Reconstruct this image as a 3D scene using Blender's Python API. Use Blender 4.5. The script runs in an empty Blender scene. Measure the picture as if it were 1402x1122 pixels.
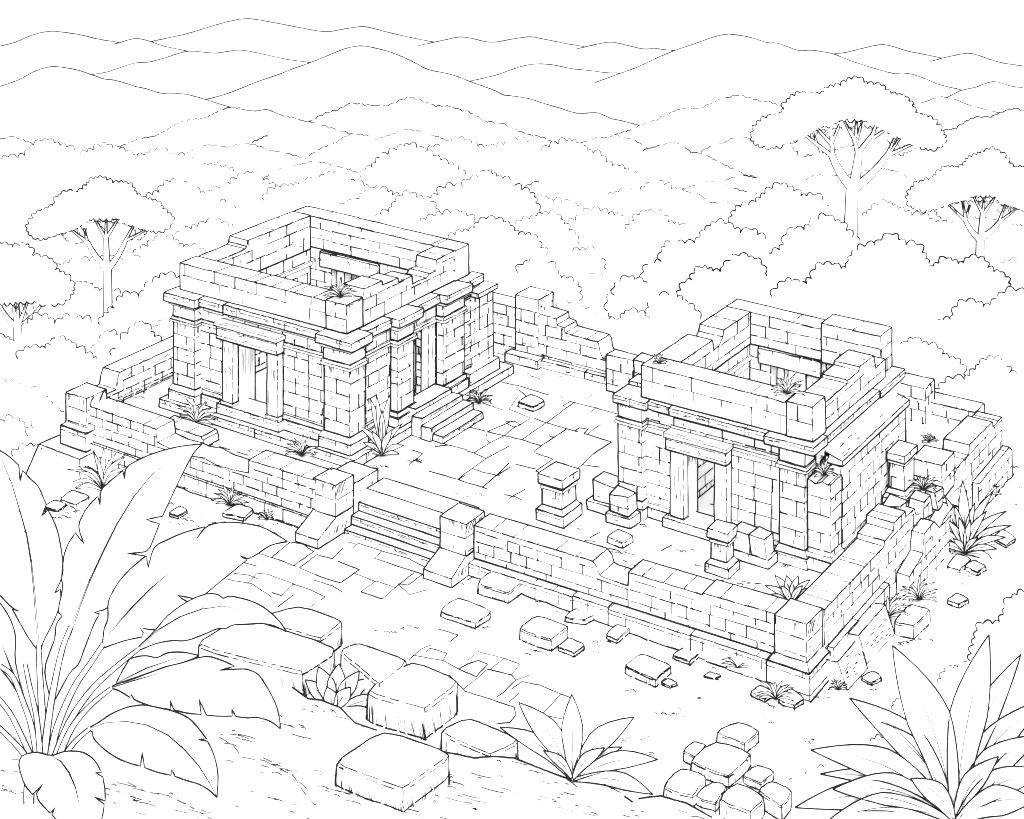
import bpy, math, random
import numpy as np
from mathutils import Vector as V
from mathutils.geometry import tessellate_polygon

# ---------------------------------------------------------------- camera, sky, sun, exposure
F, VH, YAW, CZ = 2504.0, -494.0, 0.588, 30.0          # focal length and horizon in photo pixels, heading, eye height
CAM = V((22.869, -50.176, CZ))
RT = V((math.cos(YAW), math.sin(YAW), 0)); FW = V((-math.sin(YAW), math.cos(YAW), 0)); UP = V((0, 0, 1))
sc = bpy.context.scene
cd = bpy.data.cameras.new('camera'); cam = bpy.data.objects.new('camera', cd); sc.collection.objects.link(cam)
cam.location = CAM; cam.rotation_euler = (math.pi / 2, 0, YAW)
cd.lens = F / 1402 * 36; cd.sensor_width = 36; cd.shift_y = (VH - 561) / 1402; cd.clip_end = 20000; cd.clip_start = 0.5
sc.camera = cam
SUN_EL, SUN_AZ = math.radians(48), math.radians(140)
w = bpy.data.worlds.new('World'); sc.world = w; w.use_nodes = True
nt = w.node_tree; sky = nt.nodes.new('ShaderNodeTexSky'); sky.sky_type = 'NISHITA'; sky.sun_disc = False
sky.sun_elevation = SUN_EL; sky.sun_rotation = SUN_AZ; sky.dust_density = 4.0
hs = nt.nodes.new('ShaderNodeHueSaturation'); hs.inputs['Saturation'].default_value = 0.05      # overcast, colourless sky
bg = nt.nodes['Background']; nt.links.new(sky.outputs[0], hs.inputs['Color']); nt.links.new(hs.outputs[0], bg.inputs[0]); bg.inputs[1].default_value = 0.15
sl = bpy.data.lights.new('sun', 'SUN'); so = bpy.data.objects.new('sun', sl); sc.collection.objects.link(so)
sl.energy = 1.2; sl.angle = math.radians(60); sl.color = (1, 1, 1)
sd = V((math.sin(SUN_AZ) * math.cos(SUN_EL), math.cos(SUN_AZ) * math.cos(SUN_EL), math.sin(SUN_EL)))
so.rotation_euler = sd.to_track_quat('Z', 'Y').to_euler()
sc.view_settings.view_transform = 'Standard'; sc.view_settings.look = 'None'
sc.view_settings.gamma = 1; sc.view_settings.use_curve_mapping = False
sc.view_settings.exposure = 1.2
sc.render.engine = 'CYCLES'
sc.cycles.max_bounces = 10; sc.cycles.diffuse_bounces = 8; sc.cycles.filter_width = 1.15

RND = random.Random(7); INKW = 1.17
# ---------------------------------------------------------------- materials
def paper(name, a, b, scale):
    m = bpy.data.materials.new(name); m.use_nodes = True; n = m.node_tree
    p = n.nodes['Principled BSDF']; p.inputs['Roughness'].default_value = 1; p.inputs['Specular IOR Level'].default_value = 0
    t = n.nodes.new('ShaderNodeTexNoise'); t.inputs['Scale'].default_value = scale; t.inputs['Detail'].default_value = 4
    r = n.nodes.new('ShaderNodeValToRGB'); r.color_ramp.elements[0].color = (*a, 1); r.color_ramp.elements[1].color = (*b, 1)
    c = n.nodes.new('ShaderNodeTexCoord')
    n.links.new(c.outputs['Object'], t.inputs['Vector']); n.links.new(t.outputs[0], r.inputs[0]); n.links.new(r.outputs[0], p.inputs['Base Color'])
    return m
STONE = paper('white_stone', (.84, .84, .84), (.9, .9, .9), 3)
LEAFM = paper('white_leaf', (.85, .86, .85), (.9, .9, .9), 2)
EARTH = paper('white_earth', (.84, .84, .84), (.9, .9, .9), .4)
WOODM = paper('white_bark', (.84, .84, .84), (.9, .9, .9), 1)
INK = bpy.data.materials.new('black_ink'); INK.use_nodes = True
ip = INK.node_tree.nodes['Principled BSDF']; ip.inputs['Roughness'].default_value = 1; ip.inputs['Specular IOR Level'].default_value = 0
it = INK.node_tree.nodes.new('ShaderNodeTexNoise'); it.inputs['Scale'].default_value = 8
ir = INK.node_tree.nodes.new('ShaderNodeValToRGB'); ir.color_ramp.elements[0].color = (.002, .002, .002, 1); ir.color_ramp.elements[1].color = (.028, .028, .028, 1)
INK.node_tree.links.new(it.outputs[0], ir.inputs[0]); INK.node_tree.links.new(ir.outputs[0], ip.inputs['Base Color'])

# ---------------------------------------------------------------- pixel <-> world
def P(u, v, z=0.0):
    d = F * (CZ - z) / (v - VH)
    q = CAM + FW * d + RT * ((u - 701) / F * d); return V((q.x, q.y, z))
def PD(u, v, d):
    return CAM + FW * d + RT * ((u - 701) / F * d) + UP * (-(v - VH) / F * d)
def depth(p): return max(5.0, (p - CAM).dot(FW))
def lerp_tab(x, tab):
    if x <= tab[0][0]: return tab[0][1]
    for (a, b), (c, e) in zip(tab, tab[1:]):
        if x <= c: return b + (e - b) * (x - a) / (c - a)
    return tab[-1][1]
GT = [(84, -1.5), (90, -3.5), (110, -14), (160, -32), (250, -60), (400, -105), (700, -185), (1200, -330), (2000, -570), (3600, -1100), (6000, -2300)]
def gz(x, y):
    d = (V((x, y, 0)) - V((CAM.x, CAM.y, 0))).dot(FW)
    z = lerp_tab(x, [(-60, -9), (-40, -4.2), (-33, -2.9), (-29, -1.6), (-25, -1.1), (-12, -1.05), (-6, -1.2), (0, -1.38), (.7, -1.5), (30, -1.5)])
    if d > 84: z = min(z, lerp_tab(d, GT))
    return z
def G(u, v):
    z = -1.3
    for _ in range(8):
        p = P(u, v, z); z = gz(p.x, p.y)
    return P(u, v, z)

# ---------------------------------------------------------------- mesh builder with ink lines
class B:
    def __init__(s): s.v = []; s.f = []; s.m = []
    def face(s, pts, m=0):
        i = len(s.v); s.v += [tuple(p) for p in pts]; s.f.append(tuple(range(i, i + len(pts)))); s.m.append(m)
    def tube(s, pts, wd, taper=False, sides=4):
        n = len(pts)
        if n < 2: return
        i0 = len(s.v)
        for k, p in enumerate(pts):
            t = (pts[min(k + 1, n - 1)] - pts[max(k - 1, 0)])
            if t.length < 1e-9: t = V((1, 0, 0))
            t.normalize()
            vd = (p - CAM).normalized(); a = t.cross(vd)
            if a.length < .08: a = t.cross(V((0.31, 0.52, 0.79)))
            a.normalize(); b = t.cross(a)
            ww = wd * RND.uniform(.85, 1.15)
            if taper and n > 2: ww *= .35 + .65 * math.sin(math.pi * min(1, max(0, k / (n - 1)) * .96 + .02))
            r = .5 * INKW * ww * depth(p) / F; p = p + (CAM - p).normalized() * (r * .9)
            for j in range(sides):
                g = 2 * math.pi * j / sides
                s.v.append(tuple(p + a * (r * math.cos(g)) + b * (r * math.sin(g))))
        for k in range(n - 1):
            for j in range(sides):
                q = i0 + k * sides; s.f.append((q + j, q + (j + 1) % sides, q + sides + (j + 1) % sides, q + sides + j)); s.m.append(1)
    def line(s, a, c, wd=1.3, gap=0.0, wob=.35, dash=14):
        """hand-drawn straight line; gap = share of breaks"""
        L = (c - a).length; k = F / depth((a + c) / 2); px = L * k
        if px < 1.2: return
        def pt(t): 
            j = wob / k; return a.lerp(c, t) + V((RND.uniform(-j, j), RND.uniform(-j, j), RND.uniform(-j, j)))
        t = 0.0
        while t < 1:
            if gap > 0: e = min(1, t + RND.uniform(.4, 1.8) * dash / px)
            else: e = 1
            n = max(2, min(7, int((e - t) * px / 14) + 2))
            s.tube([pt(t + (e - t) * i / (n - 1)) for i in range(n)], wd * (RND.uniform(.7, 1.15) if gap > 0 else 1))
            t = e + (RND.uniform(.2, 1.4) * gap * dash / px if gap > 0 else 1)
    def poly(s, pts, wd=1.3, gap=0.0, dash=14, taper=False):
        if gap <= 0: s.tube(pts, wd, taper); return
        k = F / depth(pts[0]); cur = [pts[0]]; run = RND.uniform(.4, 1.8) * dash; on = True; L = 0
        for a, c in zip(pts, pts[1:]):
            L += (c - a).length * k
            if on: cur.append(c)
            if L > run:
                if on and len(cur) > 1: s.tube(cur, wd * RND.uniform(.75, 1.15))
                on = not on; L = 0; run = RND.uniform(.4, 1.8) * dash * (1 if on else gap); cur = [c]
        if on and len(cur) > 1: s.tube(cur, wd)
    def solid(s, vs, fs, wS=2.0, wT=1.6, wF=1.25, gap=.35, ang=28, orient=True, tgap=.06, ink=True):
        if orient:
            cen = sum(vs, V()) / len(vs); out = []
            for f in fs:
                c = sum((vs[i] for i in f), V()) / len(f)
                n = (vs[f[1]] - vs[f[0]]).cross(vs[f[2]] - vs[f[1]])
                out.append(tuple(f) if n.dot(c - cen) > 0 else tuple(reversed(f)))
            fs = out
        i0 = len(s.v); s.v += [tuple(p) for p in vs]; N = []; E = {}
        for k, f in enumerate(fs):
            s.f.append(tuple(i0 + i for i in f)); s.m.append(0)
            n = V(); q = [vs[i] for i in f]
            for a, c in zip(q, q[1:] + q[:1]): n += V(((a.y - c.y) * (a.z + c.z), (a.z - c.z) * (a.x + c.x), (a.x - c.x) * (a.y + c.y)))
            if n.length < 1e-12: n = V((0, 0, 1))
            n.normalize(); c = sum(q, V()) / len(q); N.append((n, n.dot(CAM - c) > 0))
            for a, d in zip(f, f[1:] + f[:1]): E.setdefault((min(a, d), max(a, d)), []).append(k)
        if not ink: return
        for (a, c), ks in E.items():
            if len(ks) != 2: continue
            (n1, f1), (n2, f2) = N[ks[0]], N[ks[1]]
            if n1.dot(n2) > .9995 : continue
            if f1 != f2: s.line(vs[a], vs[c], wS)
            elif n1.dot(n2) < math.cos(math.radians(ang)):
                if not f1: s.line(vs[a], vs[c], wF)
                elif n1.z > .7 or n2.z > .7: s.line(vs[a], vs[c], wT, tgap)
                else: s.line(vs[a], vs[c], wF, gap)
    def box(s, x0, x1, y0, y1, z0, z1, j=.012, **k):
        r = lambda: RND.uniform(-j, j)
        if z1 - z0 < .17: k = dict(k); k['wS'] = k.get('wS', 2.0) * .62; k['wT'] = .9; k['wF'] = .8
        vs = [V((x + r(), y + r(), z + r())) for z in (z0, z1) for x, y in ((x0, y0), (x1, y0), (x1, y1), (x0, y1))]
        s.solid(vs, [(0, 1, 2, 3), (4, 5, 6, 7), (0, 1, 5, 4), (1, 2, 6, 5), (2, 3, 7, 6), (3, 0, 4, 7)], **k)
        for a, c, hh in ((V((x0, y0 - .012, z1)), V((x1, y0 - .012, z1)), z1 - z0), (V((x1 + .012, y0, z1)), V((x1 + .012, y1, z1)), z1 - z0)):
            L = (a - c).length; n = int(L * 1.6 + RND.random())
            for _ in range(n if L > .3 and hh > .15 else 0):
                p = a.lerp(c, RND.random()); kk = F / depth(p); l = min(hh * .5, RND.uniform(2, 7) / kk); q = RND.random()
                if q < .5: s.tube([p, p - UP * l], 1.0)
                elif q < .75: p = p - UP * (hh * RND.uniform(.3, .8)); s.tube([p, p + (c - a).normalized() * (l * 1.3)], .9)
                else: p = p - UP * (hh * RND.uniform(.1, .5)); s.tube([p, p + (c - a).normalized() * (l * .6) - UP * l * .7], 1.0)
    def frustum(s, x0, x1, y0, y1, z0, z1, o, **k):
        if z1 - z0 < .2: k = dict(k); k['wS'] = k.get('wS', 2.0) * .75; k['wT'] = .9; k['wF'] = .8
        """box whose foot stands o wider on every side than its top"""
        vs = [V((x0 - o, y0 - o, z0)), V((x1 + o, y0 - o, z0)), V((x1 + o, y1 + o, z0)), V((x0 - o, y1 + o, z0)), V((x0, y0, z1)), V((x1, y0, z1)), V((x1, y1, z1)), V((x0, y1, z1))]
        s.solid(vs, [(0, 1, 2, 3), (4, 5, 6, 7), (0, 1, 5, 4), (1, 2, 6, 5), (2, 3, 7, 6), (3, 0, 4, 7)], ang=15, **k)
    def prism(s, prof, o, u, th, ch=.42, bw=.85, mas=True, topj=True, bond=.5, **k):
        """profile [(along, z)] counter-clockwise seen from the front; extruded th behind the front face"""
        o = V(o); u = V(u); n = u.cross(UP)
        A = sum(a[0] * b[1] - b[0] * a[1] for a, b in zip(prof, prof[1:] + prof[:1]))
        if A < 0: prof = prof[::-1]
        m = len(prof); fr = [o + u * a + UP * b for a, b in prof]; bk = [p - n * th for p in fr]
        fs = [tuple(range(m)), tuple(range(2 * m - 1, m - 1, -1))]
        for i in range(m):
            j = (i + 1) % m; fs.append((i, m + i, m + j, j))
        s.solid(fr + bk, fs, orient=False, **k)
        if mas: s.mason(prof, o, u, UP, ch, bw, bond=bond)
        if topj:
            for (a0, z0), (a1, z1) in zip(prof, prof[1:] + prof[:1]):
                if a1 < a0 - .5 and abs(z1 - z0) < .12:      # a top edge
                    x = a0 - RND.uniform(.5, 1.1) * bw
                    while x > a1 + .25:
                        zz = z0 + (z1 - z0) * (x - a0) / (a1 - a0)
                        p = o + u * x + UP * zz; q = p - n * th
                        r = RND.random()
                        if r < .55: s.line(p, q, 1.3, .1)
                        elif r < .7: s.line(p, p.lerp(q, RND.uniform(.2, .4)), 1.1)
                        else: s.line(q.lerp(p, RND.uniform(.15, .3)), q, 1.1)
                        x -= RND.uniform(.8, 1.6) * bw
    def mason(s, prof, o, u, w, ch=.42, bw=.85, wd=1.36, keep=.95, z00=None, bond=.5):
        """broken courses and joints of block masonry on a flat face"""
        o = V(o); u = V(u); w = V(w)
        def inside(a, b):
            c = False
            for (x0, y0), (x1, y1) in zip(prof, prof[1:] + prof[:1]):
                if (y0 > b) != (y1 > b) and a < (x1 - x0) * (b - y0) / (y1 - y0) + x0: c = not c
            return c
        xs = [p[0] for p in prof]; zs = [p[1] for p in prof]; x0, x1, z0, z1 = min(xs), max(xs), min(zs), max(zs)
        pt = lambda a, b: o + u * a + w * b
        k = F / depth(pt((x0 + x1) / 2, (z0 + z1) / 2)); e = .04
        z = z1 - ch * RND.uniform(.9, 1.05) if z00 is None else z00; rows = []
        while z > z0 + .12: rows.append(z); z -= ch * RND.uniform(.93, 1.07)
        lev = [z1] + rows + [z0]
        for z in rows:
            x = x0 + RND.uniform(0, .1)
            while x < x1:
                L = RND.uniform(8, 34) / k; b = min(x + L, x1)
                while b > x + .08 and not inside(b - e, z): b -= .12
                if inside(x + e, z) and inside(b - e, z) and inside((x + b) / 2, z) and RND.random() < keep and b > x + .05:
                    dz = RND.uniform(-.012, .012)
                    n = 3 if (b - x) * k > 16 else 2
                    s.tube([pt(x + (b - x) * i / (n - 1), z + dz + RND.uniform(-.3, .3) / k) for i in range(n)], wd * RND.uniform(.55, 1.2))
                x = b + RND.uniform(1.5, 5) / k
                if b <= x0: x += .1
        off = RND.uniform(0, bw)
        for r, (za, zb) in enumerate(zip(lev, lev[1:])):
            x = x0 + (off + (r % 2) * bw * bond) % bw * .9 + .1
            while x < x1 - .12:
                xx = x + RND.uniform(-.06, .06) * (1 if bond > .3 else .5)
                if inside(xx, za - e) and inside(xx, zb + e) and RND.random() < .86:
                    t = RND.random(); A_, B_ = za, zb
                    if t < .2: B_ = za + (zb - za) * RND.uniform(.35, .7)
                    elif t < .4: A_ = zb + (za - zb) * RND.uniform(.35, .7)
                    s.tube([pt(xx, A_), pt(xx + RND.uniform(-.01, .01), (A_ + B_) / 2), pt(xx, B_)], wd * RND.uniform(.7, 1.35))
                    if RND.random() < .3:
                        q = pt(xx, za if RND.random() < .5 else zb); s.tube([q - u * (1.6 / k), q + u * (1.6 / k)], 2.0)
                x += bw * (RND.uniform(.75, 1.3) if bond > .3 else 1)
        for _ in range(int((x1 - x0) * (z1 - z0) * 1.6)):          # small chips and cracks
            a = RND.uniform(x0, x1); b = RND.uniform(z0, z1)
            if inside(a, b) and inside(a + .12, b) and inside(a, b - .15):
                g = RND.choice([(0, -1), (.3, -1), (1, -.2), (-.4, -.8)]); l = RND.uniform(2, 6) / k
                s.tube([pt(a, b), pt(a + g[0] * l * .5 + .01, b + g[1] * l * .5), pt(a + g[0] * l, b + g[1] * l)], .9)
    def drips(s, a, c, n, wd=.9, lo=3, hi=11):
        """short weathering strokes hanging from a line"""
        for _ in range(n):
            p = a.lerp(c, RND.random()); k = F / depth(p); s.tube([p, p - UP * (RND.uniform(lo, hi) / k)], wd)
    def hatch(s, a, b, c, d, n, wd=.7, slope=.35):
        """slanting shade strokes inside the quad a-b (top) d-c (bottom)"""
        for i in range(n):
            t = (i + RND.uniform(.1, .9)) / n; t2 = min(1, max(0, t - slope * RND.uniform(.1, .5)))
            lo = RND.uniform(0, .35); hi = RND.uniform(.5, 1)
            p = a.lerp(b, t); q = d.lerp(c, t2)
            s.tube([p.lerp(q, lo), p.lerp(q, (lo + hi) / 2) + V((RND.uniform(-.02, .02),) * 3), p.lerp(q, hi)], wd * RND.uniform(.6, 1.1), True)
    def build(s, name, mat=STONE, parent=None, **props):
        me = bpy.data.meshes.new(name); me.from_pydata(s.v, [], s.f); me.materials.append(mat); me.materials.append(INK)
        me.polygons.foreach_set('material_index', s.m); me.update()
        ob = bpy.data.objects.new(name, me); sc.collection.objects.link(ob)
        if parent is not None:
            ob.parent = parent; ob.matrix_parent_inverse = V_inv(parent)
        for k, v in props.items(): ob[k] = v
        return ob
def V_inv(p):
    from mathutils import Matrix
    return Matrix.Translation(-p.location)
def thing(name, label, cat, loc=(0, 0, 0), group=None):
    o = bpy.data.objects.new(name, None); sc.collection.objects.link(o); o.location = loc; o.empty_display_size = .3
    o['label'] = label; o['category'] = cat
    if group: o['group'] = group
    return o
def one(b, name, label, cat, mat=STONE, group=None):
    o = b.build(name, mat, label=label, category=cat)
    if group: o['group'] = group
    return o

# ---------------------------------------------------------------- sky backdrop and ground
b = B(); n = 40
for i in range(n):
    a0 = math.radians(-60 + 120 * i / n); a1 = math.radians(-60 + 120 * (i + 1) / n)
    q = []
    for a, z in ((a0, -2500), (a1, -2500), (a1, 900), (a0, 900)):
        d = FW * math.cos(a) + RT * math.sin(a); q.append(V((CAM.x, CAM.y, 0)) + d * 6500 + UP * z)
    b.face(q[::-1])
SKYM = bpy.data.materials.new('pale_sky'); SKYM.use_nodes = True; sn = SKYM.node_tree
for x in list(sn.nodes): sn.nodes.remove(x)
em = sn.nodes.new('ShaderNodeEmission'); em.inputs[0].default_value = (.95, .97, 1, 1); em.inputs[1].default_value = .75
oo = sn.nodes.new('ShaderNodeOutputMaterial'); sn.links.new(em.outputs[0], oo.inputs[0])
b.build('sky', SKYM, kind='structure')

b = B(); ds = [5, 30, 40, 46, 50, 54, 58, 62, 66, 70, 74, 78, 82, 84, 87, 90, 100, 110, 135, 160, 200, 250, 320, 400, 550, 700, 950, 1200, 1600, 2000, 3600, 5200]
lat = [-1.2, -.6, -.4, -.3, -.24, -.2, -.17, -.14, -.11, -.08, -.05, -.02, 0, .03, .06, .1, .14, .18, .22, .26, .3, .4, .6, 1.2]
grid = []
for d in ds:
    for l in lat:
        p = CAM + FW * d + RT * (l * d); b.v.append((p.x, p.y, gz(p.x, p.y)))
for i in range(len(ds) - 1):
    for j in range(len(lat) - 1):
        q = i * len(lat) + j; b.f.append((q, q + 1, q + 1 + len(lat), q + len(lat))); b.m.append(0)
GROUND = b
def gline(pts, wd=1.1, gap=.3, z=None, bb=None, dash=9):
    """ink line lying on the ground, given in photo pixels"""
    bb = bb or GROUND; Q = []; wd *= 1.25
    for (u0, v0), (u1, v1) in zip(pts, pts[1:]):
        n = max(1, int(math.hypot(u1 - u0, v1 - v0) / 7))
        for i in range(n):
            t = i / n; uu = u0 + (u1 - u0) * t + RND.uniform(-.4, .4); vv = v0 + (v1 - v0) * t + RND.uniform(-.3, .3)
            Q.append(G(uu, vv) if z is None else P(uu, vv, z))
    Q.append(G(*pts[-1]) if z is None else P(*pts[-1], z))
    Q = [q + UP * .012 for q in Q]
    if gap < .2:
        i = 0
        while i < len(Q) - 1:
            j = min(len(Q) - 1, i + RND.randint(4, 12)); bb.tube(Q[i:j + 1], wd * RND.uniform(.7, 1.1)); i = j + (1 if RND.random() < .25 else 0)
    else: bb.poly(Q, wd, gap, dash)
def marks(u, v, wd_px, n, h=2.2, z=None, bb=None):
    """a scatter of little curved earth marks"""
    bb = bb or GROUND
    for _ in range(n):
        a = u + RND.uniform(-1, 1) * wd_px; c = v + RND.gauss(0, .25) * wd_px * .35; L = RND.uniform(2, 9); hh = RND.uniform(.3, 1) * h
        f = (lambda x, y: G(x, y)) if z is None else (lambda x, y: P(x, y, z))
        bb.tube([f(a + L * t, c - hh * math.sin(math.pi * t) + L * t * .2) + UP * .012 for t in (0, .3, .6, 1)], RND.uniform(.6, 1.1))
# paving in front of the stairs
for pl in ([(397, 743), (415, 746), (430, 756), (402, 775), (372, 764), (397, 743)], [(410, 778), (434, 760), (455, 766), (492, 781), (466, 799), (440, 791), (410, 778)],
           [(455, 766), (470, 751)], [(486, 786), (515, 797)], [(494, 811), (515, 796), (541, 805), (524, 821), (494, 811)], [(541, 805), (567, 770 + 15)], [(523, 755), (560, 766), (583, 778)],
           [(523, 755), (513, 765), (545, 776), (582, 788)], [(488, 744), (523, 755)], [(475, 742), (488, 746), (482, 753)], [(583, 784), (558, 802), (545, 800)],
           [(338, 800), (352, 786), (366, 787), (402, 800), (385, 816), (372, 812)], [(320, 786), (340, 788), (352, 793)], [(312, 794), (345, 800), (378, 822)], [(380, 832), (402, 815)], [(352, 758), (385, 768), (412, 779)],
           [(584, 893), (588, 888), (612, 895), (606, 905), (628, 917), (640, 910), (655, 905), (668, 910), (652, 927), (628, 917)], [(606, 905), (566, 898), (560, 905)], [(668, 917), (700, 925), (706, 932), (690, 948), (680, 955)],
           [(668, 917), (634, 945)], [(636, 947), (668, 957), (704, 969)], [(700, 944), (715, 934), (740, 939), (768, 951), (742, 979)], [(697, 962), (711, 949)], [(768, 951), (786, 958)], [(615, 925), (636, 946)], [(704, 969), (706, 980), (698, 990), (680, 992)]):
    gline(pl, 1.1, .15)
for pl in ([(600, 862), (628, 870), (615, 880)], [(640, 905), (655, 893), (690, 902), (672, 917)], [(690, 902), (712, 910), (700, 925)], [(560, 905), (575, 890), (590, 884)], [(400, 800), (425, 808), (445, 818), (425, 832)], [(430, 795), (455, 803), (470, 812)], [(545, 800), (560, 815), (585, 808)], [(330, 770), (352, 776)], [(742, 979), (770, 985)], [(706, 932), (725, 925)], [(655, 785), (640, 795)]):
    gline(pl, 1.0, .15)
for a in ((560, 860, 14, 6), (430, 715, 30, 10), (350, 722, 40, 16), (270, 715, 40, 16), (690, 800, 12, 8), (632, 800, 20, 6), (655, 860, 12, 8), (625, 850, 14, 4), (735, 893, 25, 8), (820, 880, 14, 8), (800, 893, 20, 5),
          (890, 868, 20, 10), (930, 880, 14, 6), (865, 947, 10, 4), (915, 978, 22, 10), (980, 912, 16, 6), (975, 930, 10, 6), (1120, 955, 16, 8), (1145, 935, 12, 10), (1050, 968, 20, 6), (1230, 880, 14, 10), (1260, 878, 20, 6), (1100, 1015, 16, 10),
          (1290, 800, 25, 12), (1275, 815, 12, 8), (1300, 790, 14, 5), (1330, 790, 14, 4), (1375, 690, 16, 10), (1385, 668, 14, 8), (1380, 640, 12, 5), (1345, 745, 20, 5), (870, 1012, 25, 8), (960, 957, 8, 3), (820, 830 + 20, 10, 4), (745, 825, 18, 10), (770, 838, 14, 8),
          (110, 700, 26, 14), (80, 708, 14, 8), (215, 690, 20, 8), (880, 1032, 14, 4), (1060, 1095, 14, 5), (700, 770, 20, 8), (1050, 990, 14, 3), (530, 865, 20, 6), (1190, 945, 14, 5)):
    marks(*a)

# ---------------------------------------------------------------- terrace
b = B()
b.prism([(-29.6, -3.0), (-.05, -3.0), (-.05, 0), (-29.6, 0)], (0, .35, 0), (1, 0, 0), 17.2, mas=False, topj=False, ink=False)
TER = b
C1 = (560, 500, 300 / 1402)
def cr(c, pts): return [(c[0] + x * c[2], c[1] + y * c[2]) for x, y in pts]
for pl in ([(590, 112), (700, 135), (830, 175), (900, 195)], [(700, 200), (640, 285), (690, 305), (780, 340), (710, 385), (660, 410), (610, 455)], [(500, 430), (610, 455), (720, 480), (845, 520)], [(720, 480), (875, 375), (1010, 275), (1060, 240)],
           [(800, 342), (875, 370), (1010, 410), (1150, 450), (1295, 495), (1180, 570), (1110, 640), (1045, 690)], [(845, 520), (1010, 410)], [(845, 520), (795, 560), (920, 605), (810, 680), (870, 700)], [(1030, 235), (1190, 275), (1330, 315)], [(1010, 275), (985, 265), (1030, 235)],
           [(390, 400), (490, 425)], [(610, 455), (515, 500), (415, 565)], [(515, 500), (490, 470), (500, 440)], [(370, 550), (420, 567), (495, 600), (405, 665), (480, 690), (580, 710)], [(495, 600), (640, 520)], [(405, 665), (350, 700), (310, 735)], [(310, 735), (470, 785), (500, 795)],
           [(470, 785), (545, 720), (680, 635), (810, 668)], [(125, 680), (165, 692), (300, 730)], [(320, 735), (360, 705)], [(640, 630), (545, 720)], [(1110, 640), (1220, 655)], [(1060, 425), (1090, 405), (1145, 412), (1120, 440)], [(1145, 440), (1225, 382)],
           [(610, 830), (680, 845), (720, 865)], [(640, 855), (745, 795)], [(620, 365), (680, 365), (715, 385), (670, 400), (620, 375)], [(500, 430), (660, 360)], [(0, 640), (90, 570), (20, 545)], [(165, 525), (250, 515)], [(180, 495), (370, 545)], [(430, 230), (600, 290)],
           [(1200, 275), (1165, 300)], [(930, 465), (895, 455)], [(800, 240), (700, 160)]):
    gline(cr(C1, pl), 1.15, .12, z=0, bb=TER)
for pl in ([(940, 786), (955, 793)], [(928, 786), (970, 800), (1012, 790)], [(1012, 796), (1042, 800), (1068, 807)], [(1028, 812), (1041, 796)], [(970, 800), (950, 790)], [(905, 755), (920, 747)], [(822, 729), (800, 741), (815, 742)], [(812, 746), (868, 760)], [(853, 768), (905, 790)],
           [(243, 598), (300, 612), (340, 624)], [(296, 575), (345, 592), (385, 605)], [(1090, 812), (1075, 800)]):
    gline(pl, 1.0, .3, z=0, bb=TER)
for a in ((745, 516, 24, 8, 2, 0), (780, 545, 30, 4, 1.5, 0), (840, 757, 18, 8, 2, 0), (870, 720, 14, 8, 2, 0), (775, 722, 20, 6, 2, 0), (640, 678, 26, 6, 2, 0), (350, 618, 20, 6, 2, 0), (520, 640, 14, 8, 2, 0), (960, 775, 14, 8, 2, 0), (935, 755, 12, 4, 2, 0), (1080, 775, 14, 6, 2, 0), (1020, 800, 14, 5, 2, 0), (560, 632, 16, 10, 2, 0), (850, 700, 10, 5, 2, 0), (270, 596, 20, 6, 2, 0), (180, 545, 14, 4, 2, 0)):
    marks(*a, bb=TER)
TER.build('terrace', EARTH, kind='structure')

# ---------------------------------------------------------------- perimeter walls
NX = (1, 0, 0); NY = (0, 1, 0)
def wallthing(label): return thing('perimeter_wall', label, 'stone wall')
def dirwall(b, p0, p1, prof, th, **k):
    """prism along p0->p1; prof given as (fraction metres along, z)"""
    p0 = V((*p0, 0)); p1 = V((*p1, 0)); u = (p1 - p0).normalized(); b.prism(prof, p0, u, th, **k)

# front wall right of the gate
t = wallthing('long low block wall right of the stairs, with a broken gap in its coping'); b = B()
L = 11.1
prof = [(0, -.62), (L, -.62), (L, .6), (8.45, .56), (8.43, .5), (5.85, .49), (5.83, .06), (4.95, .08), (4.8, .12), (4.72, .34), (4.55, .5), (0, .47)]
dirwall(b, (-11.98, -.18), (-.95, .12), prof, .95, ch=.34, bw=.72)
b.build('wall', parent=t)
b = B()
for x0, x1, zt in ((0, 4.0, -.66), (4.0, 5.3, -.62), (5.3, 8.2, -.68), (8.2, 11.2, -.64)):
    dirwall(b, (-11.98, -.5), (-.95, -.24), [(x0, -1.9), (x1, -1.9), (x1, zt), (x0, zt)], .5, mas=False, wS=1.4)
    dirwall(b, (-11.98, -.51), (-.95, -.25), [(x0 + .05, -1.3), (x1, -1.42), (x1 - .02, zt - .1), (x0 + .05, zt - .1)], .01, mas=False, topj=False, ink=False)
    wl = V((-11.98, -.52, 0)); wu = V((11.03, .26, 0)).normalized()
    for q in range(int((x1 - x0) / .95)):
        xx = x0 + .5 + q * .95 + RND.uniform(-.2, .2); b.line(wl + wu * xx + UP * (zt - .05), wl + wu * xx + UP * RND.uniform(-1.3, -.8), 1.1)
    b.line(wl + wu * x0 + UP * (zt - .12), wl + wu * x1 + UP * (zt - .12), 1.0, .4)
b.build('footing', parent=t)
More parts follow.
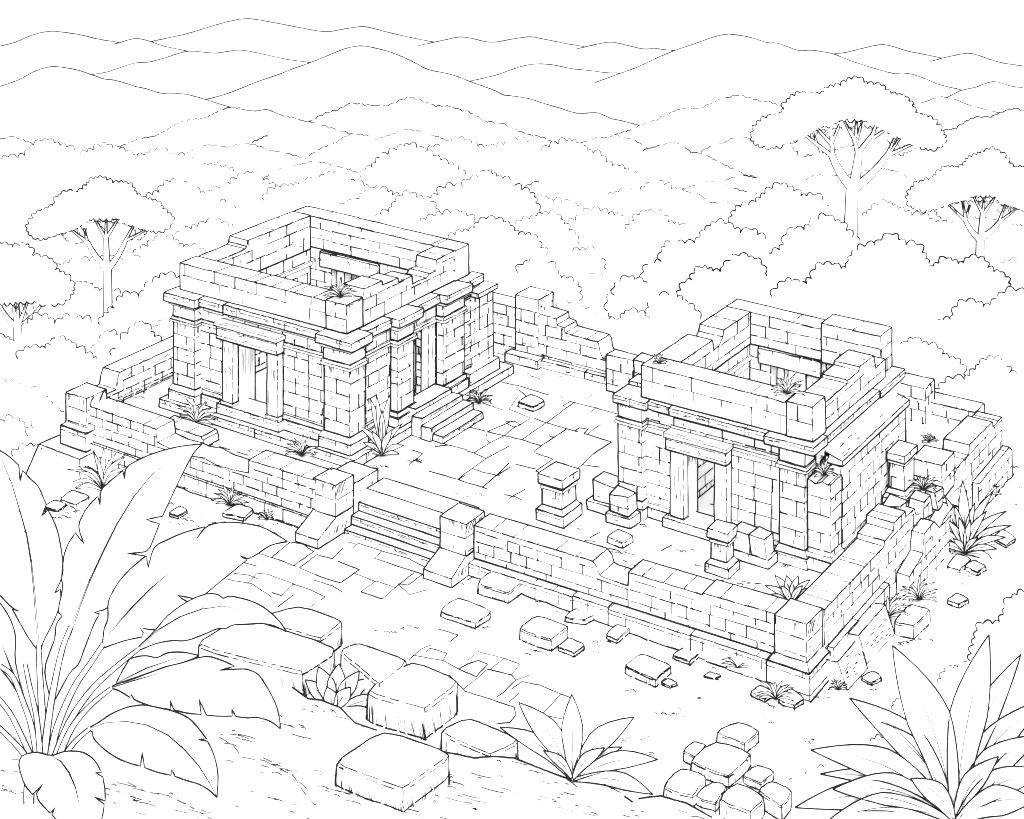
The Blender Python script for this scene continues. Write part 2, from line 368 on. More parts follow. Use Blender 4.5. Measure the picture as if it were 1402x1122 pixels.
# front wall left of the gate
t = wallthing('low block wall left of the stairs, half collapsed behind the big leaves'); b = B()
prof = [(0, -.6), (11.2, -.6), (11.2, .7), (8.15, .66), (8.13, .2), (7.5, .12), (6.6, .1), (6.0, .2), (5.4, .12), (4.9, .16), (4.3, .12), (3.66, .2), (3.58, .68), (0, .72)]
dirwall(b, (-29.35, -1.05), (-18.25, -1.0), prof, .95, ch=.36, bw=.75)
b.build('wall', parent=t)
b = B()
for x0, x1 in ((0, 3), (3, 6.2), (6.2, 9), (9, 11.2)):
    dirwall(b, (-29.35, -1.17), (-18.25, -1.12), [(x0, -2.4), (x1, -2.4), (x1, -.6), (x0, -.6)], .16, ch=.45, bw=.8, wS=1.4)
b.build('footing', parent=t)
b = B(); b.prism([(0, 0), (2.3, 0), (2.25, .28), (2.15, .38), (.02, .38)], (-26.55, -.08, 0), NX, .8, mas=False)
one(b, 'fallen_block', 'long dressed block lying on the terrace behind the left front wall', 'stone block')

# left side wall (runs back)
t = wallthing('side wall running back from the far left corner post to the first temple'); b = B()
prof = [(-.2, -2.5), (14.3, -2.5), (14.3, 1.25), (1.0, 1.22), (.85, .95), (.8, .62), (-.2, .6)]
b.prism(prof, (-29.75, 0, 0), NY, .9, ch=.4, bw=.8); b.line(V((-29.74, .9, .25)), V((-29.74, 5, .25)), 1.2, .2); b.line(V((-29.74, .9, .14)), V((-29.74, 5, .14)), 1.2, .2)
b.hatch(V((-29.74, 1.4, 1.1)), V((-29.74, 3.9, 1.1)), V((-29.74, 3.9, .9)), V((-29.74, 1.4, .9)), 14)
b.build('wall', parent=t)
# back wall
t = wallthing('back wall behind the courtyard with stepped broken end between the temples'); b = B()
y = 13.4
prof = [(-30.6, -3), (-2.6, -3), (-2.6, .7), (-12.6, .95), (-15.1, .9), (-15.2, 1.05), (-15.28, 1.42), (-15.35, 1.52), (-16.9, 1.55), (-16.95, 1.75), (-17.3, 1.8), (-17.32, 2.05), (-18.15, 2.08), (-18.2, 2.1), (-30.6, 2.1)]
b.prism(prof, (0, y, 0), NX, .95, ch=.42, bw=.9)
b.line(V((-17.2, y - .01, .3)), V((-12, y - .01, .3)), 1.2, .2)
b.hatch(V((-20.4, y - .01, 1.9)), V((-19.3, y - .01, 1.9)), V((-19.3, y - .01, 1.7)), V((-20.4, y - .01, 1.7)), 8)
b.build('wall', parent=t)
b = B(); b.box(-19.3, -18.18, y - .06, y + 1.1, -.1, 2.66); b.mason([(-19.3, 0), (-18.18, 0), (-18.18, 2.6), (-19.3, 2.6)], (0, y - .07, 0), NX, UP, .5, .6)
b.mason([(y, 2.1), (y + 1.05, 2.1), (y + 1.05, 2.6), (y, 2.6)], (-18.17, 0, 0), NY, UP, .3, .6)
b.build('corner_tower', parent=t)
b = B(); b.box(-19.5, -17.9, y - .55, y - .06, 0, .36); b.box(-17.9, -15.8, y - .28, y - .01, 0, .3, wS=1.3); b.box(-15.8, -13.0, y - .25, y - .01, 0, .28, wS=1.3); b.build('footing', parent=t)
# rubble blocks near temple two
for (x0, x1, y0, y1, z1, lb) in ((-14.45, -13.25, 12.6, 13.3, 1.45, 'tall square block against the back wall left of the second temple'), (-13.2, -12.3, 12.6, 13.3, 1.55, 'block wedged between the back wall and the second temple parapet'), (-12.9, -12.1, 11.7, 12.4, 1.1, 'low block in front of the wedged one beside the second temple')):
    b = B(); b.box(x0, x1, y0, y1, 0, z1, j=.04); b.mason([(x0, .1), (x1, .1), (x1, z1), (x0, z1)], (0, y0 - .01, 0), NX, UP, .55, 1.0)
    one(b, 'fallen_block', lb, 'stone block')
# corner and gate piers
def pier(label, x0, x1, y0, y1, zt, zb, gate=False, loc=None):
    t = thing('stone_pier', label, 'pier', (x0, y0, zb)); b = B()
    zs = zb + .0
    b.box(x0, x1, y0, y1, zs, zt, j=.02, wS=2.1)
    b.mason([(x0 + .03, zs), (x1 - .03, zs), (x1 - .03, zt), (x0 + .03, zt)], (0, y0 - .01, 0), NX, UP, .5, 2.5)
    b.mason([(y0 + .03, zs), (y1 - .03, zs), (y1 - .03, zt), (y0 + .03, zt)], (x1 + .01, 0, 0), NY, UP, .5, 2.5)
    for _ in range(5):
        p = V((x1 + .012, RND.uniform(y0 + .1, y1 - .1), zt - RND.uniform(0, .1))); b.tube([p, p + V((0, -.12, -.12)), p + V((0, -.2, -.3))], 1)
    b.drips(V((x0, y0 - .012, zt - .05)), V((x1, y0 - .012, zt - .05)), 6)
    b.build('shaft', parent=t); return t
# right corner pier
t = pier('big square corner pier at the right end of the front wall', -1.02, .02, -.12, 1.0, .72, -.6)
b = B(); b.frustum(-1.04, .04, -.14, 1.02, -.62, -.4, .14); b.box(-1.2, .2, -.3, 1.17, -1.95, -.62)
for z in (-.78, -1.25): b.line(V((-1.2, -.31, z)), V((.2, -.31, z)), 1.1, .3); b.line(V((.21, -.3, z)), V((.21, 1.17, z)), 1.1, .3)
b.mason([(-1.2, -1.5), (.2, -1.5), (.2, -1.25), (-1.2, -1.25)], (0, -.31, 0), NX, UP, .6, 1); b.build('base', parent=t)
# far left corner pier
t = pier('corner pier at the far left end of the front wall', -30.3, -29.22, -1.25, -.2, 1.08, -.15)
b = B(); b.frustum(-30.3, -29.2, -1.26, -.18, -.15, -.02, .12); b.box(-30.44, -29.06, -1.42, -.05, -.85, -.15); b.line(V((-30.44, -1.43, -.3)), V((-29.06, -1.43, -.3)), 1.1, .4); b.build('base', parent=t)
b = B(); v8 = [V((-32.1, -2.3, -3.2)), V((-28.3, -2.3, -3.2)), V((-28.3, 2, -3.2)), V((-32.1, 2, -3.2)), V((-31.1, -1.9, -.86)), V((-28.9, -1.9, -.9)), V((-28.9, 1.5, -.86)), V((-30.9, 1.5, -.86))]
b.solid(v8, [(0, 1, 2, 3), (4, 5, 6, 7), (0, 1, 5, 4), (1, 2, 6, 5), (2, 3, 7, 6), (3, 0, 4, 7)])
b.mason([(-31.6, -2.9), (-28.9, -2.9), (-28.9, -1.0), (-31.1, -1.0)], (0, -2.09, 0), NX, (0, -.17, 1), .42, .65); b.build('foundation', parent=t)
# gate piers with sloping feet
def gatepier(label, x0, x1, y0, y1, zt, gx0, gx1, gy0):
    t = pier(label, x0, x1, y0, y1, zt, -.38); b = B(); zb = -1.06
    vs = [V((gx0, gy0, zb)), V((gx1, gy0, zb)), V((gx1, y1, zb)), V((gx0, y1, zb)), V((gx0, gy0, zb + .3)), V((gx1, gy0, zb + .3)), V((x1 + .01, y0 - .01, -.37)), V((x1 + .01, y1, -.37)), V((x0 - .01, y1, -.37)), V((x0 - .01, y0 - .01, -.37))]
    b.solid(vs, [(0, 1, 2, 3), (0, 1, 5, 4), (4, 5, 6, 9), (6, 7, 8, 9), (1, 2, 7, 6, 5), (0, 4, 9, 8, 3), (2, 3, 8, 7)], gap=.2, tgap=.1)
    for _ in range(6):
        q = V((gx1 + .012, RND.uniform(gy0 + .2, y1 - .2), -.9)); b.tube([q, q + V((0, .1, .22))], .9)
    b.build('foot', parent=t)
gatepier('square gate pier with sloping foot left of the stairs', -18.27, -17.28, -.95, .02, .72, -18.27, -17.26, -1.92)
gatepier('square gate pier with sloping foot right of the stairs', -13.05, -12.0, -.62, .45, .68, -13.12, -11.98, -1.48)
b = B(); b.box(-18.45, -17.25, .03, 1.35, -1.2, .42, j=.03); b.hatch(V((-17.24, .2, .3)), V((-17.24, 1.2, .3)), V((-17.24, 1.2, -.2)), V((-17.24, .2, -.2)), 8)
one(b, 'cheek_block', 'squared block behind the left gate pier at the head of the stairs', 'stone block')
# stairs
t = thing('staircase', 'wide flight of stone steps between the two gate piers', 'stairs', (-15.2, 0, -1.2))
for i, (yf, zt) in enumerate(((.72, 0.005), (.27, -.3), (-.14, -.61), (-.57, -.92))):
    b = B(); zt0 = zt - .32
    b.box(-17.22 if i < 3 else -17.2, -13.1, yf, yf + (.5 if i else 1.0), zt0, zt, j=.01, wS=1.9, tgap=0, wT=1.8)
    b.line(V((-17.2, yf - .01, zt - .09)), V((-13.1, yf - .01, zt - .09)), .9, .5); b.line(V((-17.2, yf - .01, zt - .3)), V((-13.1, yf - .01, zt - .3)), 1.9)
    for _ in range(3):
        a = RND.uniform(-16.9, -14.4); b.tube([V((a, yf - .01, zt - .14)), V((a + .3, yf - .01, zt - .15)), V((a + .6, yf - .01, zt - .15))], .8)
    b.hatch(V((-14.2, yf - .01, zt - .05)), V((-13.2, yf - .01, zt - .05)), V((-13.2, yf - .01, zt - .28)), V((-14.2, yf - .01, zt - .28)), 7, .55, -.08)
    b.build('step', parent=t)

# right side wall, stepped ruin
t = wallthing('right side retaining wall, stepping up in broken courses from the corner pier'); b = B()
prof = [(1.0, -1.7), (17.1, -1.9), (17.1, .8), (16.1, .8), (16.05, 1.0), (13.6, 1.05), (13.5, .72), (12.3, .7), (12.2, .6), (10.4, .55), (9.6, .5), (8.9, .45), (8.4, .62), (8.3, .85), (7.5, .9), (7.46, 1.1), (6.5, 1.1), (6.45, .86), (5.7, .84), (5.65, .68), (1.0, .7)]
b.prism(prof, (.1, 0, 0), NY, .95, ch=.4, bw=.75)
for yy in (2.0, 3.1, 4.3): b.line(V((.1, yy, .69)), V((-.85, yy, .69)), 1.1, .1)
b.build('wall', parent=t)
b = B(); b.prism([(1.2, -1.9), (5.6, -1.9), (5.6, -.45), (1.2, -.5)], (.3, 0, 0), NY, .2, ch=.45, bw=.7)
b.prism([(6.6, -1.9), (12.4, -1.9), (12.1, -1.0), (11.6, -.3), (10.8, .1), (10.2, .05), (9.4, -.1), (8.9, .3), (8.0, .25), (7.9, -.35), (7.3, -.5), (6.7, -.6)], (.55, 0, 0), NY, .45, ch=.4, bw=.6)
b.prism([(13.8, -2.0), (17.6, -2.0), (17.5, -.5), (17.2, -.3), (13.9, -.4)], (.35, 0, 0), NY, .25, ch=.42, bw=.7)
b.build('footing', parent=t)
# annex back wall and piers
t = wallthing('back wall of the small enclosure behind the second temple, plain flat coping'); b = B()
b.prism([(-4.4, -2), (-.86, -2), (-.86, .82), (-4.4, .8)], (0, 16.9, 0), NX, 1.0, ch=.5, bw=.9)
b.hatch(V((-2.6, 16.89, .7)), V((-1.2, 16.89, .7)), V((-1.2, 16.89, .55)), V((-2.6, 16.89, .55)), 10); b.build('wall', parent=t)
b = B(); b.box(-3.75, -2.6, 16.3, 17.3, -1, 1.52, j=.03); b.mason([(-3.75, .2), (-2.6, .2), (-2.6, 1.5), (-3.75, 1.5)], (0, 16.29, 0), NX, UP, .4, .6); b.mason([(16.3, .8), (17.3, .8), (17.3, 1.5), (16.3, 1.5)], (-2.59, 0, 0), NY, UP, .35, .6)
one(b, 'stone_pier', 'pier standing higher than the enclosure wall behind the second temple', 'pier')
t = thing('stone_pier', 'capped pillar beside the right flank of the second temple', 'pier', (-.8, 9.4, 0))
b = B(); b.box(-1.13, -.45, 8.85, 9.95, 2.0, 2.25, j=.02); b.box(-1.1, -.48, 8.88, 9.9, 1.9, 2.0); b.build('cap', parent=t)
b = B(); b.box(-1.06, -.52, 8.94, 9.8, 1.02, 1.9); b.mason([(-1.06, 1.0), (-.52, 1.0), (-.52, 1.9), (-1.06, 1.9)], (0, 8.93, 0), NX, UP, .45, 1.5); b.drips(V((-1.05, 8.93, 1.9)), V((-.53, 8.93, 1.9)), 6); b.build('shaft', parent=t)
b = B(); b.frustum(-1.08, -.5, 8.92, 9.8, .88, 1.02, .08); b.box(-1.16, -.36, 8.5, 9.9, .1, .88, j=.04); b.build('base', parent=t)
b = B(); b.box(-.95, .13, 10.8, 12.0, .2, 1.38, j=.04); b.mason([(10.8, .2), (12, .2), (12, 1.3), (10.8, 1.3)], (.15, 0, 0), NY, UP, .5, .8); b.mason([(-.95, .2), (.13, .2), (.13, 1.3), (-.95, 1.3)], (0, 10.78, 0), NX, UP, .5, .8)
one(b, 'stone_block', 'big squared block standing on the right wall, right of the capped pillar', 'stone block')
for x0, x1, y0, y1, z1, lb in ((-.85, -.2, 7.75, 8.45, 1.0, 'tilted rubble block on the right wall just below the capped pillar'), (-.3, .2, 8.8, 9.5, .95, 'rubble block on the outer edge of the right wall below the tuft'), (-.1, .35, 9.7, 10.4, .85, 'rubble block at the foot of the big squared block on the right wall')):
    b = B(); b.box(x0, x1, y0, y1, .3, z1, j=.07); b.mason([(y0, .3), (y1, .3), (y1, z1), (y0, z1)], (x1 + .02, 0, 0), NY, UP, .3, .5); one(b, 'rubble_block', lb, 'stone block')

# ---------------------------------------------------------------- temples
def ringbox(b, x0, x1, y0, y1, z0, z1, **k): b.box(x0, x1, y0, y1, z0, z1, **k)
def pilaster(t, x0, x1, y0, y1, z0, zc, o=.14, ch=.5, faceX=True, name='pilaster', zband=None, zneck=None, brk=False):
    b = B(); zp = z0 + .38
    b.box(x0 - o, x1 + o, y0 - o, y1, z0, zp); b.frustum(x0 - .03, x1 + .03, y0 - .03, y1 - .002, zp, zp + .2, o - .03, wS=1.5)
    b.box(x0, x1, y0, y1 - .004, zp + .2, zband, gap=.3)
    b.mason([(x0, zp + .25), (x1, zp + .25), (x1, zband), (x0, zband)], (0, y0 - .01, 0), NX, UP, ch, 1.1)
    b.mason([(y0, zp + .25), (y1, zp + .25), (y1, zband), (y0, zband)], (x1 + .01, 0, 0), NY, UP, ch, 1.1)
    b.drips(V((x0, y0 - .012, zband)), V((x1, y0 - .012, zband)), 5); b.drips(V((x1 + .012, y0, zband)), V((x1 + .012, y1, zband)), 4)
    b.drips(V((x0, y0 - .012, zp + .45)), V((x1, y0 - .012, zp + .45)), 3, lo=2, hi=8)
    b.line(V((x0 - o, y0 - o - .01, zp - .08)), V((x1 + o, y0 - o - .01, zp - .08)), .9, .6)
    if zneck:
        b.box(x0 - .1, x1 + .1, y0 - .1, y1 - .002, zband, zband + .09, wS=1.5); b.box(x0 - .06, x1 + .06, y0 - .06, y1 - .003, zband + .09, zband + .2, wS=1.5)
        b.box(x0 - .01, x1 + .01, y0 - .01, y1 - .005, zband + .2, zneck)
        b.drips(V((x0, y0 - .02, zneck)), V((x1, y0 - .02, zneck)), 3, hi=7)
    b.build(name, parent=t)

def door(t, x0, x1, yw, z0, zl, jx0, jx1, yj, cap, lx0, lx1, tz0, tz1, tx0, tx1, ty):
    for a, c in ((jx0, x0), (x1, jx1)):
        b = B(); b.box(a, c, yj, yw - .002, z0 + .1, zl, wS=1.7); b.box(a - .05, c + .05, yj - .05, yw - .003, z0, z0 + .1, wS=1.5)
        for _ in range(7):
            xx = RND.uniform(a + .08, c - .08); zz = RND.uniform(z0 + .2, zl - .5); b.tube([V((xx, yj - .01, zz)), V((xx, yj - .01, zz + RND.uniform(.1, .5)))], .8)
        b.build('door_jamb', parent=t)
    b = B(); b.box(lx0, lx1, yj - .12, yw - .001, zl, zl + cap, wS=2); b.box(lx0 - .06, lx1 + .06, yj - .2, yw - .002, zl + cap, zl + cap + .13, wS=2)
    for zz, g in ((zl + cap * .25, .5), (zl + cap * .8, .3)): b.line(V((lx0, yj - .13, zz)), V((lx1, yj - .13, zz)), .9, g)
    b.line(V((lx0 + .4, yj - .05, zl + cap + .14)), V((lx1 - .5, yj - .05, zl + cap + .14)), .9, .4)
    b.build('lintel', parent=t)
    b = B(); b.box(tx0, tx1, ty, yw + .6, tz0, tz1, wS=1.8); b.line(V((tx0, ty - .01, (tz0 + tz1) / 2 + .06)), V((tx1, ty - .01, (tz0 + tz1) / 2 + .06)), .9, .5)
    b.build('threshold', parent=t)

# ---- temple one (left, larger)
t = thing('temple', 'larger roofless stone temple on the left with steps at its right flank', 'temple', (-23.3, 6.8, 0)); TA = t
b = B(); b.box(-28.2, -18.5, 1.6, 12.0, 0, .33, j=.01); b.line(V((-28.2, 1.59, .2)), V((-18.5, 1.59, .2)), .9, .6); b.mason([(-28.2, 0), (-18.5, 0), (-18.5, .33), (-28.2, .33)], (0, 1.59, 0), NX, UP, .5, 2.6)
b.mason([(1.6, 0), (12, 0), (12, .33), (1.6, .33)], (-18.49, 0, 0), NY, UP, .5, 2.6); b.build('platform', parent=t)
# walls
b = B(); dx0, dx1, zl = -24.7, -22.98, 3.2
b.prism([(-27.7, .33), (dx0, .33), (dx0, zl), (dx1, zl), (dx1, .33), (-19.3, .33), (-19.3, 4.02), (-27.7, 4.02)], (0, 2.3, 0), NX, .95, ch=.46, bw=.62, bond=.08, topj=False, wS=1.7)
b.hatch(V((dx0 + .01, 2.4, 3.1)), V((dx0 + .01, 3.2, 3.1)), V((dx0 + .01, 3.2, 1.2)), V((dx0 + .01, 2.4, 1.2)), 6, .7, .2)
b.build('front_wall', parent=t)
b = B(); dy0, dy1 = 5.75, 7.6
b.prism([(3.25, .33), (dy0, .33), (dy0, 3.4), (dy1, 3.4), (dy1, .33), (11.2, .33), (11.2, 3.62), (9.25, 3.62), (9.25, 4.02), (3.25, 4.02)], (-19.25, 0, 0), NY, .95, ch=.46, bw=.62, bond=.08, topj=False, wS=1.7)
b.build('right_wall', parent=t)
b = B(); b.prism([(-20.2, .33), (-20.2, 4.5), (-26.75, 4.5), (-26.75, .33), (-25.6, .33), (-25.6, 3.8), (-23.7, 3.8), (-23.7, .33)], (0, 9.0, 0), NX, .95, ch=.46, bw=.85, topj=False)
b.hatch(V((-25.0, 9.6, 3.7)), V((-24.0, 9.6, 3.7)), V((-24.0, 9.6, 2.8)), V((-25.0, 9.6, 2.8)), 5)
b.box(-25.35, -24.95, 9.05, 9.5, .33, 3.8, wS=1.4); b.box(-24.2, -24.05, 9.2, 9.5, .33, 3.8, wS=1.2)
b.build('back_wall', parent=t)
b = B(); b.box(-26.15, -23.1, 8.88, 9.0, 3.82, 4.42, wS=1.7); b.build('inner_lintel', parent=t)
b = B(); b.prism([(3.25, .33), (9.95, .33), (9.95, 4.4), (3.25, 4.4)], (-26.75, 0, 0), NY, .95, ch=.46, bw=.8, topj=False)
b.box(-26.75, -26.65, 3.3, 9.0, 3.75, 3.9, wS=1.3); b.build('left_wall', parent=t)
b = B(); b.box(-27.6, -19.0, 9.96, 11.25, .33, 3.6); b.box(-27.7, -18.85, 9.98, 11.35, 3.6, 3.78, wS=1.7); b.mason([(9.3, .9), (11.25, .9), (11.25, 3.6), (9.3, 3.6)], (-18.99, 0, 0), NY, UP, .46, .62, bond=.08)
b.box(-19.2, -18.8, 9.3, 11.4, .33, .8); b.build('rear_annex', parent=t)
# plinths between pilasters
b = B()
for a, c in ((-26.5, -25.3), (-22.4, -20.3)):
    b = B(); b.box(a, c, 2.14, 2.3, .33, .72); b.box(a, c, 2.2, 2.302, .72, .9, wS=1.3); b.line(V((a, 2.13, .6)), V((c, 2.13, .6)), .9, .5); b.build('plinth', parent=t)
for a, c in ((2.95, 4.2),): b = B(); b.box(-19.25, -19.08, a, c, .33, .72); b.box(-19.252, -19.14, a, c, .72, .9, wS=1.3); b.build('plinth', parent=t)
pilaster(t, -27.78, -26.66, 1.95, 2.6, .33, 4.5, zband=3.36, zneck=4.02)
pilaster(t, -20.2, -18.98, 1.95, 2.85, .33, 4.5, zband=3.36, zneck=4.02)
def side_pil(t, xw, x1, y0, y1, z0, zband, zneck, o=.13):
    b = B(); zp = z0 + .38
    b.box(xw, x1 + o, y0 - o, y1 + o, z0, zp); b.box(xw - .001, x1 + .06, y0 - .06, y1 + .06, zp, zp + .18, wS=1.5); b.box(xw - .002, x1, y0, y1, zp + .18, zband)
    b.mason([(y0, zp + .25), (y1, zp + .25), (y1, zband), (y0, zband)], (x1 + .01, 0, 0), NY, UP, .5, 1.1)
    b.mason([(xw, zp + .25), (x1, zp + .25), (x1, zband), (xw, zband)], (0, y0 - .01, 0), NX, UP, .5, 1.1)
    b.drips(V((x1 + .012, y0, zband)), V((x1 + .012, y1, zband)), 6)
    b.box(xw, x1 + .1, y0 - .1, y1 + .1, zband, zband + .09, wS=1.5); b.box(xw - .001, x1 + .06, y0 - .06, y1 + .06, zband + .09, zband + .2, wS=1.5); b.box(xw - .002, x1 + .01, y0, y1, zband + .2, zneck)
    b.build('pilaster', parent=t)
side_pil(t, -19.24, -18.9, 4.72, 5.73, .33, 3.36, 4.02)
side_pil(t, -19.24, -18.9, 7.65, 9.05, .33, 3.36, 4.02)
# band along walls
b = B()
for a, c in ((-26.54, -25.45), (-22.4, -20.32)): b = B(); b.box(a, c, 2.2, 2.3, 3.38, 3.47, wS=1.4); b.box(a, c, 2.24, 2.302, 3.47, 3.56, wS=1.4); b.build('string_band', parent=t)
for a, c in ((2.97, 4.6), (5.85, 7.53)): b = B(); b.box(-19.25, -19.14, a, c, 3.38, 3.47, wS=1.4); b.box(-19.252, -19.18, a, c, 3.47, 3.56, wS=1.4); b.build('string_band', parent=t)
# cornice
b = B()
for (x0, x1, y0) in ((-28.05, -26.45, 1.7), (-26.45, -25.2, 1.95), (-25.2, -20.4, 1.98), (-20.4, -18.7, 1.7)):
    y1 = 2.95 if x1 < -19 else 2.95
    b.box(x0 + .13, x1 - .13, y0 + .13, y1, 4.03, 4.16, wS=1.5); b.box(x0, x1, y0, y1, 4.17, 4.48, j=.015, wS=1.9)
    b.line(V((x0, y0 - .01, 4.36)), V((x1, y0 - .01, 4.36)), .9, .5)
    x = x0 + RND.uniform(.6, 1.6)
    while x < x1 - .4: b.line(V((x, y0 - .01, 4.47)), V((x, y0 - .01, 4.2)), 1); b.line(V((x, y0, 4.49)), V((x, 2.3, 4.49)), 1, .3); x += RND.uniform(1.3, 2.4)
for (y0, y1, x1) in ((2.95, 4.45, -18.95), (4.45, 5.95, -18.6), (5.95, 7.5, -18.95), (7.5, 9.2, -18.6), (9.2, 10.35, -18.85)):
    b.box(-19.35, x1 - .13, y0 + .05, y1 - .05, 4.03, 4.16, wS=1.5); b.box(-19.4, x1, y0, y1, 4.17, 4.48, j=.02, wS=1.9); b.line(V((x1 + .01, y0, 4.36)), V((x1 + .01, y1, 4.36)), .9, .5)
b.build('cornice', parent=t)
# parapet
b = B(); b.prism([(-27.77, 4.49), (-19.4, 4.49), (-19.4, 5.5), (-20.55, 5.5), (-20.6, 5.52), (-27.77, 5.52)], (0, 2.3, 0), NX, .95, ch=.5, bw=1.35)
for x in (-25.9, -23.9, -22.3, -21.0): b.line(V((x, 2.3, 5.525)), V((x + .05, 3.25, 5.525)), 1.3)
b.prism([(3.25, 4.4), (9.0, 4.4), (9.0, 5.8), (5.1, 5.82), (5.06, 5.6), (4.95, 5.52), (4.4, 5.5), (3.25, 5.51)], (-26.75, 0, 0), NY, .98, ch=.45, bw=1.2)
b.prism([(-27.73, 4.5), (-19.3, 4.5), (-19.3, 5.7), (-24.9, 5.76), (-24.95, 5.78), (-27.73, 5.78)], (0, 9.0, 0), NX, .95, ch=.45, bw=1.3)
b.box(-20.35, -19.36, 2.26, 3.2, 4.52, 5.56, j=.02); b.mason([(-20.35, 4.5), (-19.36, 4.5), (-19.36, 5.5), (-20.35, 5.5)], (0, 2.25, 0), NX, UP, .5, 1.2)
b.hatch(V((-26.74, 8, 5.7)), V((-26.74, 9, 5.7)), V((-26.74, 9, 5.4)), V((-26.74, 8, 5.4)), 8); b.hatch(V((-27.0, 8.99, 5.7)), V((-25.8, 8.99, 5.7)), V((-25.8, 8.99, 5.5)), V((-27.0, 8.99, 5.5)), 6)
b.prism([(3.25, 4.49), (9.95, 4.49), (9.95, 5.68), (7.85, 5.66), (7.82, 5.22), (7.4, 5.25), (7.2, 5.12), (6.7, 5.18), (6.3, 5.16), (6.26, 5.48), (5.4, 5.5), (5.36, 5.66), (4.4, 5.68), (4.38, 5.84), (3.3, 5.86), (3.25, 5.5)], (-19.38, 0, 0), NY, .97, ch=.42, bw=.9)
b.build('parapet', parent=t)
door(t, dx0, dx1, 2.28, .72, zl, -25.22, -22.45, 1.98, .5, -25.45, -22.4, .33, .72, -25.42, -22.3, 1.86)
# side steps
b = B(); b.box(-19.3, -18.5, 5.35, 7.62, .335, .88, j=.01, wT=1.8, tgap=0); b.build('threshold', parent=t)
for x1, z0, z1, y0, y1 in ((-18.02, 0, .72, 5.05, 7.7), (-17.55, 0, .5, 5.0, 7.75), (-17.08, 0, .26, 5.1, 7.75)):
    b = B(); b.box(x1 - .47, x1, y0, y1, z0, z1, j=.02, wT=1.8, tgap=0, wS=1.8); b.line(V((x1 + .01, y0, z1 - .08)), V((x1 + .01, y1, z1 - .08)), .9, .5); b.build('step', parent=t)
# things seen through the side door
b = B()
for _ in range(4):
    x = RND.uniform(-20.1, -19.35); z = RND.uniform(.6, 2.6); b.tube([V((x, 7.59, z)), V((x + RND.uniform(-.03, .03), 7.59, z + .3)), V((x, 7.59, z + RND.uniform(.4, .8)))], .9, True)
b.line(V((-19.95, 7.59, .4)), V((-19.9, 7.59, 3.38)), 1.5); b.line(V((-19.6, 7.59, .4)), V((-19.55, 7.59, 3.38)), 1.1, .4); b.hatch(V((-19.9, 7.585, 3.36)), V((-19.3, 7.585, 3.36)), V((-19.3, 7.585, 2.9)), V((-19.9, 7.585, 2.9)), 5, .7, .2)
b.mason([(-20.2, .33), (-19.95, .33), (-19.95, 3.4), (-20.2, 3.4)], (0, 7.585, 0), NX, UP, .3, .4)
b.face([V((-20.15, 7.596, .4)), V((-19.3, 7.596, .4)), V((-19.3, 7.596, 3.3)), V((-20.15, 7.596, 3.3))])
b.build('door_reveal', parent=t)
b = B(); b.box(-20.45, -20.2, 7.7, 8.0, .33, 2.2, j=.05); b.box(-20.6, -20.1, 7.0, 7.3, .33, .7, j=.06)
one(b, 'fallen_pillar', 'worn pillar pieces inside the first temple, seen through its side door', 'pillar')

# worn paving inside temple one
b = B()
for (x0, y0), (x1, y1) in (((-25, 5), (-22, 5.2)), ((-24, 3.6), (-23.8, 6.5)), ((-24.6, 6.6), (-21.5, 6.7)), ((-22.6, 5.1), (-22.5, 8)), ((-21.4, 6.8), (-19.4, 6.9)), ((-24.2, 8), (-22, 8.1))):
    b.line(V((x0, y0, .34)), V((x1, y1, .34)), 1.2, .1)
b.box(-24.0, -23.6, 7.6, 8.0, .33, 1.1, j=.08); b.box(-23.3, -22.7, 8.2, 8.7, .33, .8, j=.08)
b.build('floor_rubble', parent=t)
# ---- temple two (right, smaller)
t = thing('temple', 'smaller roofless stone temple on the right with a ledge along its flank', 'temple', (-5, 8, 0)); TB = t
b = B(); dx0, dx1, zl = -6.45, -5.28, 2.65
b.prism([(-8.9, 0), (dx0, 0), (dx0, zl), (dx1, zl), (dx1, 0), (-2.1, 0), (-2.1, 3.76), (-8.9, 3.76)], (0, 4.5, 0), NX, .7, ch=.44, bw=.6, bond=.08, topj=False, wS=1.7)
b.hatch(V((dx0 + .01, 4.55, 2.55)), V((dx0 + .01, 5.1, 2.55)), V((dx0 + .01, 5.1, 1.9)), V((dx0 + .01, 4.55, 1.9)), 6, .7, .2)
b.build('front_wall', parent=t)
b = B(); b.prism([(5.21, 0), (10.8, 0), (10.8, 3.1), (5.21, 3.1)], (-1.22, 0, 0), NY, .7, ch=.42, bw=.55, bond=.2, topj=False)
b.solid([V((-1.75, 5.2, 3.12)), V((-1.13, 5.2, 3.12)), V((-1.13, 11.0, 3.12)), V((-1.75, 11.0, 3.12)), V((-1.75, 5.2, 3.46)), V((-1.15, 5.2, 3.28)), V((-1.15, 11.0, 3.28)), V((-1.75, 11.0, 3.46))], [(0, 1, 2, 3), (4, 5, 6, 7), (0, 1, 5, 4), (1, 2, 6, 5), (2, 3, 7, 6), (3, 0, 4, 7)])
for _ in range(14):
    q = V((RND.uniform(-1.7, -1.2), RND.uniform(5.4, 10.8), 0)); q.z = 3.29 + (-1.15 - q.x) * .31; b.tube([q, q + V((.0, RND.uniform(.1, .35), 0))], 1.1)
b.build('right_wall', parent=t)
b = B(); b.prism([(5.2, 3.31), (11.3, 3.31), (11.3, 3.84), (5.2, 3.84)], (-1.6, 0, 0), NY, .75, ch=.45, bw=.8, topj=False, mas=False, ink=False); b.prism([(5.2, 0), (11.3, 0), (11.3, 3.3), (5.2, 3.3)], (-1.95, 0, 0), NY, .7, mas=False, topj=False, ink=False); b.build('upper_right_wall', parent=t)
